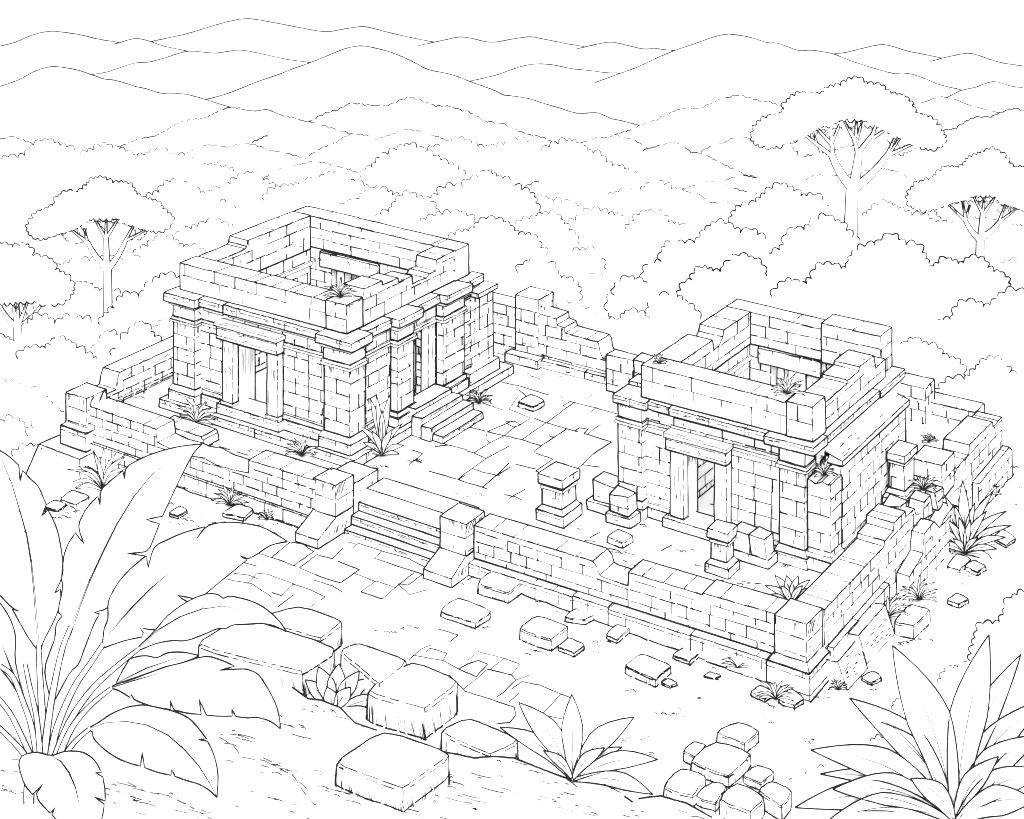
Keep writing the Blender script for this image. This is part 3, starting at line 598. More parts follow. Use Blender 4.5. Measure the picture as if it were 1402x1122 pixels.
b = B(); b.prism([(-2.8, 0), (-2.8, 4.1), (-7.15, 4.1), (-7.15, 0), (-6.3, 0), (-6.3, 3.5), (-4.9, 3.5), (-4.9, 0)], (0, 10.6, 0), NX, .9, ch=.44, bw=.8, topj=False)
b.box(-6.1, -5.8, 10.7, 11, 0, 3.5, wS=1.4); b.hatch(V((-5.8, 11.4, 3.4)), V((-5.0, 11.4, 3.4)), V((-5.0, 11.4, 2.6)), V((-5.8, 11.4, 2.6)), 5); b.build('back_wall', parent=t)
b = B(); b.box(-6.75, -4.3, 10.48, 10.6, 3.52, 4.08, wS=1.7); b.build('inner_lintel', parent=t)
b = B(); b.prism([(5.2, 0), (11.45, 0), (11.45, 4.1), (5.2, 4.1)], (-7.15, 0, 0), NY, .9, ch=.44, bw=.8, topj=False); b.box(-7.15, -7.06, 5.25, 10.6, 3.55, 3.68, wS=1.3); b.build('left_wall', parent=t)
b = B()
for a, c in ((-7.95, -7.1), (-4.7, -3.0)): b = B(); b.box(a, c, 4.36, 4.5, 0, .34); b.box(a, c, 4.42, 4.502, .34, .48, wS=1.3); b.build('plinth', parent=t)
b = B(); b.box(-1.22, -1.02, 5.2, 10.8, 0, .34); b.box(-1.222, -1.08, 5.2, 10.8, .34, .48, wS=1.3); b.build('plinth', parent=t)
def pilB(t, x0, x1, y0, y1, zt, neck=True, o=.13):
    pilaster(t, x0, x1, y0, y1, -.02, 0, o=o, zband=zt, zneck=3.76 if neck else None)
pilB(t, -8.98, -8.06, 4.2, 5.0, 3.06)
pilB(t, -2.92, -2.02, 4.22, 4.9, 3.06)
b = B(); b.prism([(-1.99, 0), (-1.18, 0), (-1.18, 2.85), (-1.3, 2.8), (-1.5, 2.86), (-1.7, 2.74), (-1.99, 2.84)], (0, 4.36, 0), NX, .84, ch=.55, bw=1.2, topj=False)
b.mason([(4.36, .5), (5.18, .5), (5.18, 2.8), (4.36, 2.8)], (-1.17, 0, 0), NY, UP, .45, .7); b.box(-2.3, -1.04, 4.2, 5.16, 0, .4); b.frustum(-2.0, -1.12, 4.3, 5.14, .4, .52, .06, wS=1.3)
b.build('corner_pier', parent=t)
b = B()
for a, c in ((-7.95, -7.1), (-4.7, -3.05)): b = B(); b.box(a, c, 4.4, 4.5, 3.08, 3.17, wS=1.4); b.box(a, c, 4.44, 4.502, 3.17, 3.26, wS=1.4); b.build('string_band', parent=t)
b = B()
for (x0, x1, y0) in ((-9.02, -7.75, 3.9), (-7.75, -6.9, 4.05), (-6.9, -3.3, 4.0), (-3.3, -1.56, 3.86)):
    b.box(x0 + .12, x1 - .12, y0 + .12, 4.95, 3.76, 3.84, wS=1.5); b.box(x0, x1, y0, 4.95, 3.85, 4.1, j=.015); b.line(V((x0, y0 - .01, 4.0)), V((x1, y0 - .01, 4.0)), .9, .5)
    x = x0 + RND.uniform(.6, 1.6)
    while x < x1 - .4: b.line(V((x, y0 - .01, 4.1)), V((x, y0 - .01, 3.86)), 1); b.line(V((x, y0, 4.11)), V((x, 4.25, 4.11)), 1, .3); x += RND.uniform(1.3, 2.2)
for (y0, y1, x1) in ((4.96, 9.3, -1.55), (9.3, 11.5, -1.5)):
    b.box(-2.2, x1, y0, y1, 3.85, 4.1, j=.015); b.line(V((x1 + .01, y0, 4.0)), V((x1 + .01, y1, 4.0)), .9, .4)
b.build('cornice', parent=t)
b = B(); b.prism([(-8.1, 4.11), (-1.78, 4.11), (-1.78, 5.15), (-2.75, 5.18), (-2.8, 5.14), (-3.3, 5.18), (-8.1, 5.2)], (0, 4.25, 0), NX, .95, ch=.5, bw=1.15)
b.prism([(5.2, 4.1), (10.6, 4.1), (10.6, 5.27), (8.5, 5.27), (8.4, 5.05), (8.1, 4.85), (7.7, 4.8), (7.6, 5.19), (5.2, 5.19)], (-7.12, 0, 0), NY, .98, ch=.45, bw=1.1)
b.prism([(-8.1, 4.1), (-4.25, 4.1), (-4.25, 5.22), (-8.1, 5.28)], (0, 10.6, 0), NX, .9, ch=.42, bw=1.1)
b.prism([(-4.24, 4.1), (-2.0, 4.1), (-2.0, 5.5), (-4.24, 5.5)], (0, 10.45, 0), NX, 1.05, ch=.5, bw=1.0); b.mason([(10.45, 4.1), (11.5, 4.1), (11.5, 5.5), (10.45, 5.5)], (-1.99, 0, 0), NY, UP, .5, .9)
b.box(-2.68, -1.74, 4.21, 5.18, 4.13, 5.25, j=.02); b.mason([(-2.68, 4.1), (-1.74, 4.1), (-1.74, 5.2), (-2.68, 5.2)], (0, 4.19, 0), NX, UP, .5, 1.2)
b.prism([(5.2, 4.11), (10.44, 4.11), (10.44, 4.75), (9.6, 4.7), (9.4, 5.2), (8.2, 5.22), (8.15, 5.1), (7.2, 5.1), (7.15, 5.0), (5.2, 5.0)], (-1.82, 0, 0), NY, .93, ch=.42, bw=.8)
b.hatch(V((-7.1, 9.5, 5.2)), V((-7.1, 10.6, 5.2)), V((-7.1, 10.6, 4.9)), V((-7.1, 9.5, 4.9)), 6); b.hatch(V((-7.1, 10.59, 5.2)), V((-5.5, 10.59, 5.15)), V((-5.5, 10.59, 5.0)), V((-7.1, 10.59, 5.05)), 7)
b.build('parapet', parent=t)
b = B()
for (x0, y0), (x1, y1) in (((-6.6, 6.4), (-4.6, 6.5)), ((-6, 5.3), (-5.9, 8)), ((-6.8, 8.1), (-4, 8.2))): b.line(V((x0, y0, .012)), V((x1, y1, .012)), 1.2, .1)
b.box(-6.4, -5.9, 8.6, 9.0, 0, .8, j=.08); 
b.build('floor_rubble', parent=t)
door(t, dx0, dx1, 4.49, .3, zl, -6.95, -4.82, 4.18, .44, -7.05, -4.8, 0, .3, -7.18, -4.55, 4.08)
# beams seen through the doors
for (x, y, z, lb) in ((-5.6, 8.3, 0, 'leaning broken post inside the second temple doorway'), (-23.4, 6.0, .33, 'leaning broken post inside the first temple doorway')):
    b = B(); p = V((x, y, z)); vs = [p + V(q) for q in ((0, 0, 0), (.3, 0, 0), (.3, .3, 0), (0, .3, 0), (-.12, 0, 2.4), (.12, 0, 2.4), (.12, .2, 2.4), (-.12, .2, 2.4))]
    b.solid(vs, [(0, 1, 2, 3), (4, 5, 6, 7), (0, 1, 5, 4), (1, 2, 6, 5), (2, 3, 7, 6), (3, 0, 4, 7)]); one(b, 'fallen_pillar', lb, 'pillar')

# ---------------------------------------------------------------- pedestals and plinth remains in the court
def pedestal(label, x0, x1, y0, y1, zb, zs, zt):
    t = thing('pedestal', label, 'pedestal', ((x0 + x1) / 2, (y0 + y1) / 2, 0))
    b = B(); b.box(x0, x1, y0, y1, 0, zb); b.frustum(x0 + .14, x1 - .14, y0 + .14, y1 - .14, zb, zb + .14, .11, wS=1.4); b.line(V((x0, y0 - .01, zb * .7)), V((x1, y0 - .01, zb * .7)), .9, .5); b.build('base', parent=t)
    b = B(); b.box(x0 + .15, x1 - .15, y0 + .15, y1 - .15, zb + .14, zs); b.drips(V((x0 + .2, y0 + .14, zs)), V((x1 - .2, y0 + .14, zs)), 6); b.drips(V((x1 - .14, y0 + .2, zs)), V((x1 - .14, y1 - .2, zs)), 4); b.build('shaft', parent=t)
    b = B(); b.box(x0 + .11, x1 - .11, y0 + .11, y1 - .11, zs, zs + .1, wS=1.4); b.box(x0 + .14, x1 - .14, y0 + .14, y1 - .14, zs + .1, zs + .17, wS=1.3); b.box(x0 + .06, x1 - .06, y0 + .06, y1 - .06, zs + .17, zt, j=.025, gap=.3, tgap=.4); b.build('cap', parent=t)
pedestal('free-standing capped pedestal in the middle of the court near the stairs', -11.0, -9.9, 2.1, 3.3, .38, 1.08, 1.58)
pedestal('slim capped pedestal in front of the second temple doorway', -4.6, -3.75, 2.2, 3.0, .28, .95, 1.4)
b = B(); b.box(-9.95, -8.95, 3.7, 4.6, 0, .3, j=.03); b.box(-9.8, -8.95, 3.85, 4.6, .3, .98, j=.04); one(b, 'plinth_block', 'square block on a low plinth at the left corner of the second temple', 'stone block')
b = B(); b.box(-8.93, -8.0, 3.3, 4.0, 0, .32, j=.03); b.box(-8.85, -8.15, 3.4, 4.02, .32, .95, j=.05); b.mason([(-8.85, .35), (-8.15, .35), (-8.15, .9), (-8.85, .9)], (0, 3.39, 0), NX, UP, .3, .6); one(b, 'plinth_block', 'chipped block with crumbling top in front of the left pilaster of the second temple', 'stone block')
b = B(); b.box(-4.4, -2.95, 3.45, 4.1, 0, .3, j=.03); b.box(-4.3, -3.65, 3.55, 4.15, .3, .88, j=.05); b.box(-3.6, -3.1, 3.5, 4.1, .3, .92, j=.06); one(b, 'plinth_block', 'two eroded stumps on one plinth right of the second temple doorway', 'stone block')

# ---------------------------------------------------------------- fallen stones
def rock(corners, h, label, base=None, r=.22, big=False, cat='stone block', grp=None, strat=False, dd=None):
    """corners of the top face in photo pixels: left, back, right, front; h in pixels"""
    cx = sum(c[0] for c in corners) / 4; cy = sum(c[1] for c in corners) / 4
    bp = (base(corners[3][0], corners[3][1] + h) if (base and big) else base(cx, cy + h) if base else G(cx, cy + h)); k = depth(bp) / F
    zb = bp.z; zt = zb + h * k * 1.08
    C4 = [P(u, v, zt) for u, v in corners]; top = []
    for i in range(4):
        a, c, d = C4[i - 1], C4[i], C4[(i + 1) % 4]
        rr = r * RND.uniform(.7, 1.3) * (0.45 if i == 3 else 1)
        p0 = c.lerp(a, rr); p1 = c.lerp(d, rr); top += [p0, p0.lerp(c, .55).lerp(p1.lerp(c, .55), .5), p1] if i != 3 else [p0, c.lerp((p0 + p1) / 2, .15), p1]
        m = p1.lerp(d, .45); top.append(m + V((RND.uniform(-1, 1), RND.uniform(-1, 1), 0)) * (.8 * k))
    cen = sum(top, V()) / len(top); n = len(top)
    tin = [cen + (p - cen) * .96 + UP * (h * k * .1) for p in top]
    bot = [cen + (p - cen) * RND.uniform(1.0, 1.05) - UP * (zt - zb + .15) for p in top]
    for p in bot: p.z = zb - (.7 if big else .15)
    vs = tin + top + bot; fs = [tuple(range(n))] + [(i, (i + 1) % n, n + (i + 1) % n, n + i) for i in range(n)] + [(n + i, n + (i + 1) % n, 2 * n + (i + 1) % n, 2 * n + i) for i in range(n)] + [tuple(range(2 * n, 3 * n))]
    b = B(); b.solid(vs, fs, wS=1.8 if not big else 2.0, wT=1.3, wF=1.2, gap=.3, ang=42, tgap=.4)
    fr = [i for i in range(n) if (vs[n + i] - cen).normalized().dot(FW) < .45]
    # broken inner contour under the top rim
    for i in fr:
        j = (i + 1) % n
        if j in fr and RND.random() < .8: b.line(top[i] - UP * .02, top[j] - UP * .02, 1.3, .45)
    # foot line
    for i in fr:
        j = (i + 1) % n
        if j in fr:
            q0 = V(bot[i]); q1 = V(bot[j]); q0.z = q1.z = zb + .02; b.line(q0, q1, 1.7, .25)
    nh = 60 if big else 5
    for _ in range(nh):
        i = RND.choice(fr); j = (i + 1) % n
        if j not in fr: continue
        s = RND.random(); p = top[i].lerp(top[j], s); q = V(bot[i]).lerp(V(bot[j]), min(1, max(0, s - .45 * RND.random()))); 
        a_, b_ = RND.uniform(0, .3), RND.uniform(.4, .9)
        o = (p - cen); o.z = 0; o = o.normalized(); tg = UP.cross(o); tg = tg * (1 if tg.dot(RT) > 0 else -1)
        if big: p = p - tg * (5 * k); q = q + tg * (5 * k)
        o = o * .025
        b.tube([p.lerp(q, a_) + o, p.lerp(q, (a_ + b_) / 2) + o * 1.5, p.lerp(q, b_) + o], .8 if big else .9, True)
    if big:
        for _ in range(5):
            p = cen.lerp(RND.choice(top), RND.uniform(.5, .95)); d = RT * RND.uniform(3, 16) * k; b.tube([p, p + d * .5, p + d], .7, True)
    ob = one(b, 'stone_block' if not grp else grp, label, cat)
    return ob
bpf = lambda z: (lambda u, v: P(u, v, z))
rock([(708, 551), (727, 540), (747, 549), (730, 558)], 6, 'single loose block lying on the back paving of the court', base=bpf(0))
rock([(830, 736), (846, 725), (868, 735), (852, 744)], 7, 'single loose block in front of the second temple, left of the slim pedestal', base=bpf(0))
for c, h, l in (([(651, 801), (672, 782), (717.5, 797.7), (696, 813.6)], 12, 'squared block lying right of the gate foot against the front wall'),
                ([(600.6, 837.6), (627, 817.5), (675, 837.6), (651, 853.6)], 7, 'flat cracked slab on open ground below the right gate pier'),
                ([(708, 862.7), (734.6, 842.6), (779.6, 859), (755, 877.6)], 13, 'large block on open ground with a small stone at its corner'),
                ([(763, 885.6), (779, 873), (801, 883), (786, 894.7)], 5, 'small rounded stone touching the corner of the large block'),
                ([(772, 845.6), (788, 833), (815.7, 842), (800, 850)], 6, 'flat stone leaning on the wall footing above the large block'),
                ([(829, 869.6), (844, 854.7), (863.6, 860.5), (845, 876.4)], 5, 'small tilted slab by the foot of the front wall under its gap'),
                ([(854, 913), (878, 895), (920, 912), (897.6, 932)], 9, 'large block alone on the open ground towards the right pier'),
                ([(919.8, 897), (938.7, 885.6), (958, 894.7), (944.4, 906)], 5, 'small block touching the front wall footing above the lone large block'),
                ([(905, 935), (915, 929), (928, 936), (917, 940)], 3, 'pebble at the right corner of the lone large block'),
                ([(963, 926), (972, 920), (988, 925), (978, 929)], 2, 'low pebble on open ground left of the corner pier plants'),
                ([(1027, 948), (1040, 938), (1060, 948), (1047, 957)], 5, 'rounded stone left of the fern at the corner pier foot'),
                ([(1064, 958), (1083, 942), (1102, 957), (1088, 966)], 5, 'rounded stone right of the fern at the corner pier foot'),
                ([(1296, 822), (1310, 812), (1327, 821), (1313, 828)], 5, 'oval stone alone on the open ground at the right'),
                ([(1320, 776), (1333, 767), (1351, 776), (1338, 784)], 5, 'round stone just below the agave'),
                ([(1296, 776), (1310, 758), (1331, 766), (1314, 781)], 5, 'stone against the wall under the agave leaves'),
                ([(1359, 736), (1373, 724), (1391, 737), (1377, 747)], 4, 'flat stone right of the agave near the picture edge'),
                ([(1179, 928), (1195, 918), (1208, 928), (1193, 935)], 4, 'small stone beside the leaning buttress blocks'),
                ([(1222, 854), (1245, 828), (1275, 836), (1251, 859)], 15, 'squared block with split side at the foot of the right wall'),
                ([(231, 703), (246, 693), (257, 699), (244, 707)], 4, 'round stone between the two large leaf tips'),
                ([(302, 703), (326, 690), (347, 697), (334, 709)], 5, 'flat stone under the fern at the left front wall'),
                ([(82, 684), (98, 671), (124, 680), (104, 691)], 5, 'flat stone at the foot of the far left foundation'),
                ([(60, 694), (74, 685), (92, 690), (80, 699)], 3, 'thin slab left of the stone below the far left foundation')):
    rock(c, h, l)
FOOT = B()
def foot(pts, wd=1.7):
    Q = [V((x, y, gz(x, y) + .02)) for x, y in pts]
    for a, c in zip(Q, Q[1:]): FOOT.line(a, c, wd, .1, wob=1.0, dash=30)
foot([(-12.0, -.54), (-10.5, -.53), (-9, -.45), (-7.5, -.46), (-6.5, -.38), (-5.2, -.4), (-4, -.33), (-2.5, -.33), (-1.25, -.27)]); foot([(-29, -1.23), (-25, -1.21), (-21, -1.19), (-18.3, -1.18)]); foot([(-1.22, -.33), (.23, -.33), (.23, 1.2), (.35, 2.2), (.35, 5.6)]); foot([(.6, 6.6), (.62, 9), (.6, 12.4), (.4, 13.9), (.4, 17.6)])
FOOT.build('ground_line', EARTH, kind='structure')
# leaning buttress blocks outside the right wall
def hexpx(bot, top, label, mas=True):
    vs = [P(u, v, z) for u, v, z in bot] + [P(u, v, z) for u, v, z in top]; b = B()
    b.solid(vs, [(0, 1, 2, 3), (4, 5, 6, 7), (0, 1, 5, 4), (1, 2, 6, 5), (2, 3, 7, 6), (3, 0, 4, 7)])
    a, c, d, e = vs[1], vs[2], vs[6], vs[5]
    for _ in range(22):
        s, t_ = RND.uniform(.1, .85), RND.uniform(.1, .9); p = a.lerp(c, s).lerp(e.lerp(d, s), t_) + V((.012, 0, .012)); b.tube([p, p + (c - a) * .09], 1)
    one(b, 'buttress_block', label, 'stone block')
hexpx([(1127, 936, -1.5), (1160.5, 946, -1.5), (1188, 916, -1.5), (1152, 905, -1.5)], [(1129, 903, -.75), (1147, 907, -.75), (1175, 873, -.75), (1156, 872, -.75)], 'pointed leaning block next to the corner pier on its right side')
hexpx([(1150, 912, -1.5), (1187, 910, -1.5), (1225, 869, -1.5), (1195, 862, -1.5)], [(1161, 868, -.55), (1176, 870, -.55), (1212, 828, -.55), (1195, 826, -.55)], 'long sloping buttress slab against the right wall')

# ---------------------------------------------------------------- foreground mound
CR = [(-60, 925), (60, 935), (180, 925), (300, 925), (360, 936), (400, 941), (422, 957), (440, 959), (466, 969), (486, 990), (516, 1000), (560, 1012), (600, 1028), (650, 1038), (676, 1036), (704, 1038), (739, 1052), (776, 1066), (800, 1066), (820, 1070), (850, 1087), (874, 1094), (890, 1091), (905, 1090), (940, 1100), (962, 1112), (1000, 1135), (1100, 1140)]
def crest(u): return lerp_tab(u, CR)
def MS(u, v):
    """point of the mound surface (or of the ground beyond it) seen at a photo pixel"""
    vc = crest(u)
    if v <= vc or u > 1000: return G(u, v)
    g = G(u, vc); d0 = depth(g) - 1.2; t = (v - vc) / 200
    return PD(u, v, d0 - 7.5 * t)
b = B(); us = [x for x in range(-120, 1001, 14)]; rows = [-1, 0, .04, .12, .25, .45, .7, 1.0, 1.4]
for u in us:
    vc = crest(u); g = G(u, vc)
    for r in rows:
        if r < 0: p = PD(u, vc, depth(g) - 1.2); p = p + FW * 1.6 - UP * 2.6
        else: p = MS(u, vc + .01 + r * 230)
        b.v.append(tuple(p))
nr = len(rows)
for i in range(len(us) - 1):
    for j in range(nr - 1): q = i * nr + j; b.f.append((q, q + nr, q + nr + 1, q + 1)); b.m.append(0)
def mline(pts, wd=1.6, gap=0, dash=14):
    Q = []
    for (u0, v0), (u1, v1) in zip(pts, pts[1:]):
        n = max(1, int(math.hypot(u1 - u0, v1 - v0) / 6)); Q += [MS(u0 + (u1 - u0) * i / n, v0 + (v1 - v0) * i / n + RND.uniform(-.3, .3)) for i in range(n)]
    Q.append(MS(*pts[-1])); b.poly([q + UP * .03 - FW * .03 for q in Q], wd, gap, dash)
cr_in = [p for p in CR if 380 < p[0] < 520]; mline([(u, v + .5) for u, v in cr_in], 1.9)
mline([(u, v + .5) for u, v in CR if 590 < u < 830], 1.9); mline([(820, 1070.5), (850, 1087), (866, 1099)], 1.9); mline([(874, 1094.6), (890, 1091.6), (905, 1090.6), (940, 1100.6), (962, 1112.6), (975, 1120)], 1.9)
mline([(776, 1067), (790, 1078)], 1.3)
def mmarks(u, v, w_, n, h=2.5):
    for _ in range(int(n * .6)):
        a = u + RND.uniform(-1, 1) * w_; c = v + RND.gauss(0, .3) * w_ * .5 + (a - u) * .25; L = RND.choice((4, 6, 9, 16, 26)) * RND.uniform(.7, 1.2); hh = RND.uniform(-.4, 1) * h
        if c < crest(a) + 2: continue
        b.tube([MS(a + L * t, c - hh * math.sin(math.pi * t) + L * t * .25) + UP * .02 - FW * .02 for t in (0, .35, .7, 1)], RND.uniform(.6, 1.2))
for a in ((40, 1060, 40, 14), (20, 1085, 25, 10), (150, 1085, 50, 16), (220, 1100, 70, 26), (330, 1040, 50, 14), (420, 1060, 40, 14), (390, 990, 40, 14), (300, 1000, 40, 10), (470, 1085, 40, 12), (640, 1068, 50, 14), (700, 1050, 40, 12), (600, 1085, 60, 12), (690, 1100, 60, 10), (780, 1100, 50, 18), (850, 1110, 30, 8), (560, 1105, 50, 10), (380, 1105, 60, 18), (440, 975, 30, 12), (750, 1075, 30, 8), (300, 960, 30, 10), (930, 1112, 20, 6), (630, 1095, 40, 10)): mmarks(*a)
mline([(300, 1010), (320, 1022), (332, 1038), (362, 1042), (400, 1062), (425, 1085)], 1.0, .2); mline([(360, 1038), (385, 1050), (400, 1060), (416, 1085), (432, 1104)], 1.0, .3); mline([(175, 1072), (200, 1085), (230, 1090), (255, 1102), (290, 1122)], 1.0, .3)
b.build('foreground_bank', EARTH, kind='structure')

for c, h, l in (([(345, 850), (409, 831), (471, 853), (440, 878)], 26, 'long foreground slab, farthest back of the ledge of big stones'),
                ([(262, 886), (330, 846), (467, 890), (415, 924)], 28, 'widest foreground slab, half hidden behind the broad leaves'),
                ([(463, 894), (489, 883), (562, 908), (520, 942)], 34, 'broad stone wedged between the two largest foreground slabs'),
                ([(497, 950), (564, 907), (633, 936), (582, 975)], 34, 'thick foreground block with heavily hatched front corner'),
                ([(598, 1004), (641, 984), (714, 1016), (672, 1036)], 24, 'flat foreground stone left of the spiky plant, sunk behind the bank'),
                ):
    rock(c, h, l, big=True)
rock([(454.7, 1048), (523.6, 1000), (621, 1034), (552, 1084)], 26, 'nearest big squared block standing on the earth bank', base=MS, big=True)
for c, h, l in (([(977, 1004), (1011, 988), (1042, 1002), (1020, 1020)], 12, 'topmost stone of the foreground rock pile'),
                ([(934, 1030), (950, 1016), (968, 1021), (952, 1038)], 12, 'rounded stone at the left behind the largest stone of the pile'),
                ([(942, 1044), (978, 1013), (1034, 1033), (998, 1065)], 13, 'largest stone in the middle of the foreground rock pile'),
                ([(1015, 1063), (1036, 1047), (1062, 1057), (1042, 1074)], 9, 'small stone at the right of the largest stone of the pile'),
                ([(903, 1080), (932, 1052), (971, 1063), (949, 1092)], 13, 'leftmost stone of the foreground rock pile'),
                ([(947, 1092), (976, 1070), (997, 1077), (980, 1101)], 10, 'stone in the middle of the lowest row of the rock pile'),
                ([(1036, 1084), (1056, 1070), (1087, 1084), (1070, 1106)], 18, 'rightmost stone of the foreground rock pile'),
                ([(980, 1098), (1008, 1070), (1050, 1094), (1028, 1114)], 20, 'nearest stone of the rock pile, cut by the picture edge')):
    rock(c, h, l, r=.3)

# ---------------------------------------------------------------- plants
def blade(b, base, tip, wd, d0, dt, bend=0.0, curve=.2, vein=True, ink=1.5, n=9, prof=.45, j=0.0):
    """one leaf from base to tip (photo pixels), at depth d0 -> dt; folded along its midrib"""
    bx, by = base; tx, ty = tip; L = math.hypot(tx - bx, ty - by); nx, ny = -(ty - by) / L, (tx - bx) / L
    mid = []; lft = []; rgt = []
    for i in range(n + 1):
        t = i / n; cx = bx + (tx - bx) * t + nx * bend * L * math.sin(math.pi * t) ; cy = by + (ty - by) * t + ny * bend * L * math.sin(math.pi * t)
        w_ = wd * .5 * (math.sin(math.pi * min(1, t ** prof * 1.0)) ** .9 if t < 1 else 0) 
        w_ = wd * .5 * ((t / .55) ** .6 if t < .55 else max(0, 1 - ((t - .55) / .45) ** 1.7)); w_ = max(w_, wd * .09 if t < .5 else 0)
        w_ *= 1 + RND.uniform(-j, j); dd = d0 + (dt - d0) * t
        mid.append(PD(cx, cy, dd + w_ * .35 * dd / F)); lft.append(PD(cx + nx * w_, cy + ny * w_, dd)); rgt.append(PD(cx - nx * w_, cy - ny * w_, dd))
    for a in range(n):
        b.face([mid[a], mid[a + 1], lft[a + 1], lft[a]]); b.face([mid[a], rgt[a], rgt[a + 1], mid[a + 1]])
    b.tube(lft, ink); b.tube(rgt, ink)
    if vein: 
        q = [p - FW * .02 for p in mid[1:n - 1]]; b.tube([p - (p - CAM).normalized() * (.02 + wd * .2 * d0 / F) for p in q], ink * .6, True)
def rosette(u, v, tips, label, wd=6, ink=1.2, z=None, name='fern', cat='plant', order=None, vein=True, bend=.12, base=None, seg=8, spread=.25):
    """plant of separate leaves; tips as pixel offsets from the base, back leaves first"""
    p = base(u, v) if base else (G(u, v) if z is None else P(u, v, z)); d = depth(p) - .05; k = d / F
    b = B(); n = len(tips)
    for i, tp in enumerate(tips):
        dx, dy = tp[0], tp[1]; w_ = tp[2] if len(tp) > 2 else wd
        L = math.hypot(dx, dy); s = 1 if dx > 0 else -1
        off = spread * L * k * (.5 - i / max(1, n - 1))
        be = tp[3] if len(tp) > 3 else -s * bend * min(1, abs(dx) / (L + .01) * 1.4)
        blade(b, (u + RND.uniform(-.6, .6), v), (u + dx, v + dy), w_, d - i * .02, d - i * .02 + off, bend=be, ink=ink, vein=vein, n=seg)
    return one(b, name, label, cat, LEAFM)
def fan(r, n, up=1.0, seed=1, wd=None, lo=-8, hi=188):
    q = random.Random(seed); out = []
    for i in range(n):
        a = math.radians(lo + (hi - lo) * (i + .5) / n + q.uniform(-8, 8)); L = r * q.uniform(.7, 1.1) * (.75 + .25 * math.sin(a) * up)
        out.append((L * math.cos(a), -L * math.sin(a) * .85 * up, (wd or r * .16) * q.uniform(.8, 1.2)))
    q.shuffle(out); out.sort(key=lambda t: t[1]); return out
for i, (u, v, r, n, z, lb) in enumerate(((268, 580, 30, 15, 0, 'fern on the terrace at the left front corner of the first temple'), (413, 625, 27, 13, 0, 'fern against the platform right of the first temple doorway'),
        (656, 553, 20, 15, 0, 'scrubby tuft beside the side steps of the first temple'), (466, 408, 24, 13, 5.5, 'tuft growing on the front corner of the first temple parapet'), (903, 498, 13, 9, 5.2, 'small tuft on the left corner of the second temple parapet'),
        (1078, 540, 26, 13, 5.18, 'spiky tuft growing on the front parapet of the second temple'), (1128, 652, 22, 12, 2.85, 'tuft growing on the broken corner pier of the second temple'), (1272, 606, 14, 10, 0, 'small tuft inside the enclosure behind the second temple'),
        (1264, 672, 22, 14, .9, 'tuft growing on the broken right wall beside the capped pillar'), (694, 786, 20, 11, None, 'fern behind the squared block at the front wall'), (1010, 915, 24, 13, None, 'fern against the footing left of the corner pier'),
        (1062, 958, 30, 11, None, 'fern between two rounded stones at the corner pier foot'), (314, 692, 28, 13, None, 'fern at the foot of the left front wall on a flat stone'), (1148, 945, 16, 9, None, 'grass tuft between the corner pier and the pointed leaning block'),
        (1216, 846, 34, 15, None, 'tall grass clump at the foot of the right wall'), (1258, 822, 30, 13, None, 'leafy clump where the right wall bulges out'), (140, 672, 50, 19, None, 'bushy fern against the far left foundation'), (1354, 680, 20, 9, None, 'upright grass at the foot of the far end of the right wall'),
        (1282, 745, 24, 10, None, 'low leaves against the wall left of the agave'), (365, 712, 13, 8, None, 'small grass tuft at the footing right of the flat stone'))):
    rosette(u, v, fan(r * 1.22, int(n * 1.25), 1.08, seed=i + 3, wd=max(2.6, r * .125)), lb, z=z, ink=.85, vein=False, seg=6, spread=.5, bend=.17)
# tall stemmed plant at temple one's corner
rosette(523, 624, [(-16, -78, 9), (11, -84, 10), (-34, -42, 7), (28, -44, 7), (-8, -84, 8), (0, -62, 9), (-26, -18, 7), (30, -14, 8), (-14, -34, 8), (14, -36, 9), (-30, -4, 6), (24, -2, 6)], 'tall broad-leaved plant at the front corner of the first temple', z=0, ink=1.2)
rosette(1083, 828, [(-36, -26, 9), (-22, -40, 11), (-6, -40, 13), (10, -40, 11), (26, -34, 10), (36, -22, 9), (-34, -12, 8), (32, -8, 8), (-14, -26, 9), (16, -26, 9)], 'spiky aloe on the terrace behind the right corner pier', z=0, ink=1.3, name='aloe')
rosette(1321, 758, [(57, -58, 11), (64, -38, 10), (-38, -58, 10), (-27, -78, 11), (38, -84, 12), (-3, -100, 15), (14, -70, 10), (-14, -66, 10), (56, -22, 10), (-42, -34, 10), (30, -58, 11), (-24, -46, 10), (-34, -12, 10), (40, 12, 11), (44, -6, 9), (-8, -50, 9), (8, -46, 9), (-16, -20, 8), (18, -22, 8)], 'large agave standing alone outside the right wall', ink=1.4, name='agave', cat='agave')
rosette(784, 1068, [(-100, -72, 24), (68, -45, 16), (-74, -106, 34), (84, -86, 32), (-1, -117, 30), (117, -28, 26), (110, 20, 24), (-40, -40, 14), (44, -44, 18)], 'spiky foreground plant right of the flat sunken stone', base=MS, ink=1.6, name='agave', cat='agave', bend=.1)
rosette(458, 975, [(-40, -44, 22), (48, -46, 22), (-44, -12, 16), (-22, -62, 26), (6, -66, 26), (34, -56, 22), (66, -20, 18), (58, 2, 14), (-10, -34, 20), (22, -34, 20)], 'short broad-leaved plant between the foreground slabs', base=lambda u, v: G(u, v - 14), ink=1.5, bend=.05)
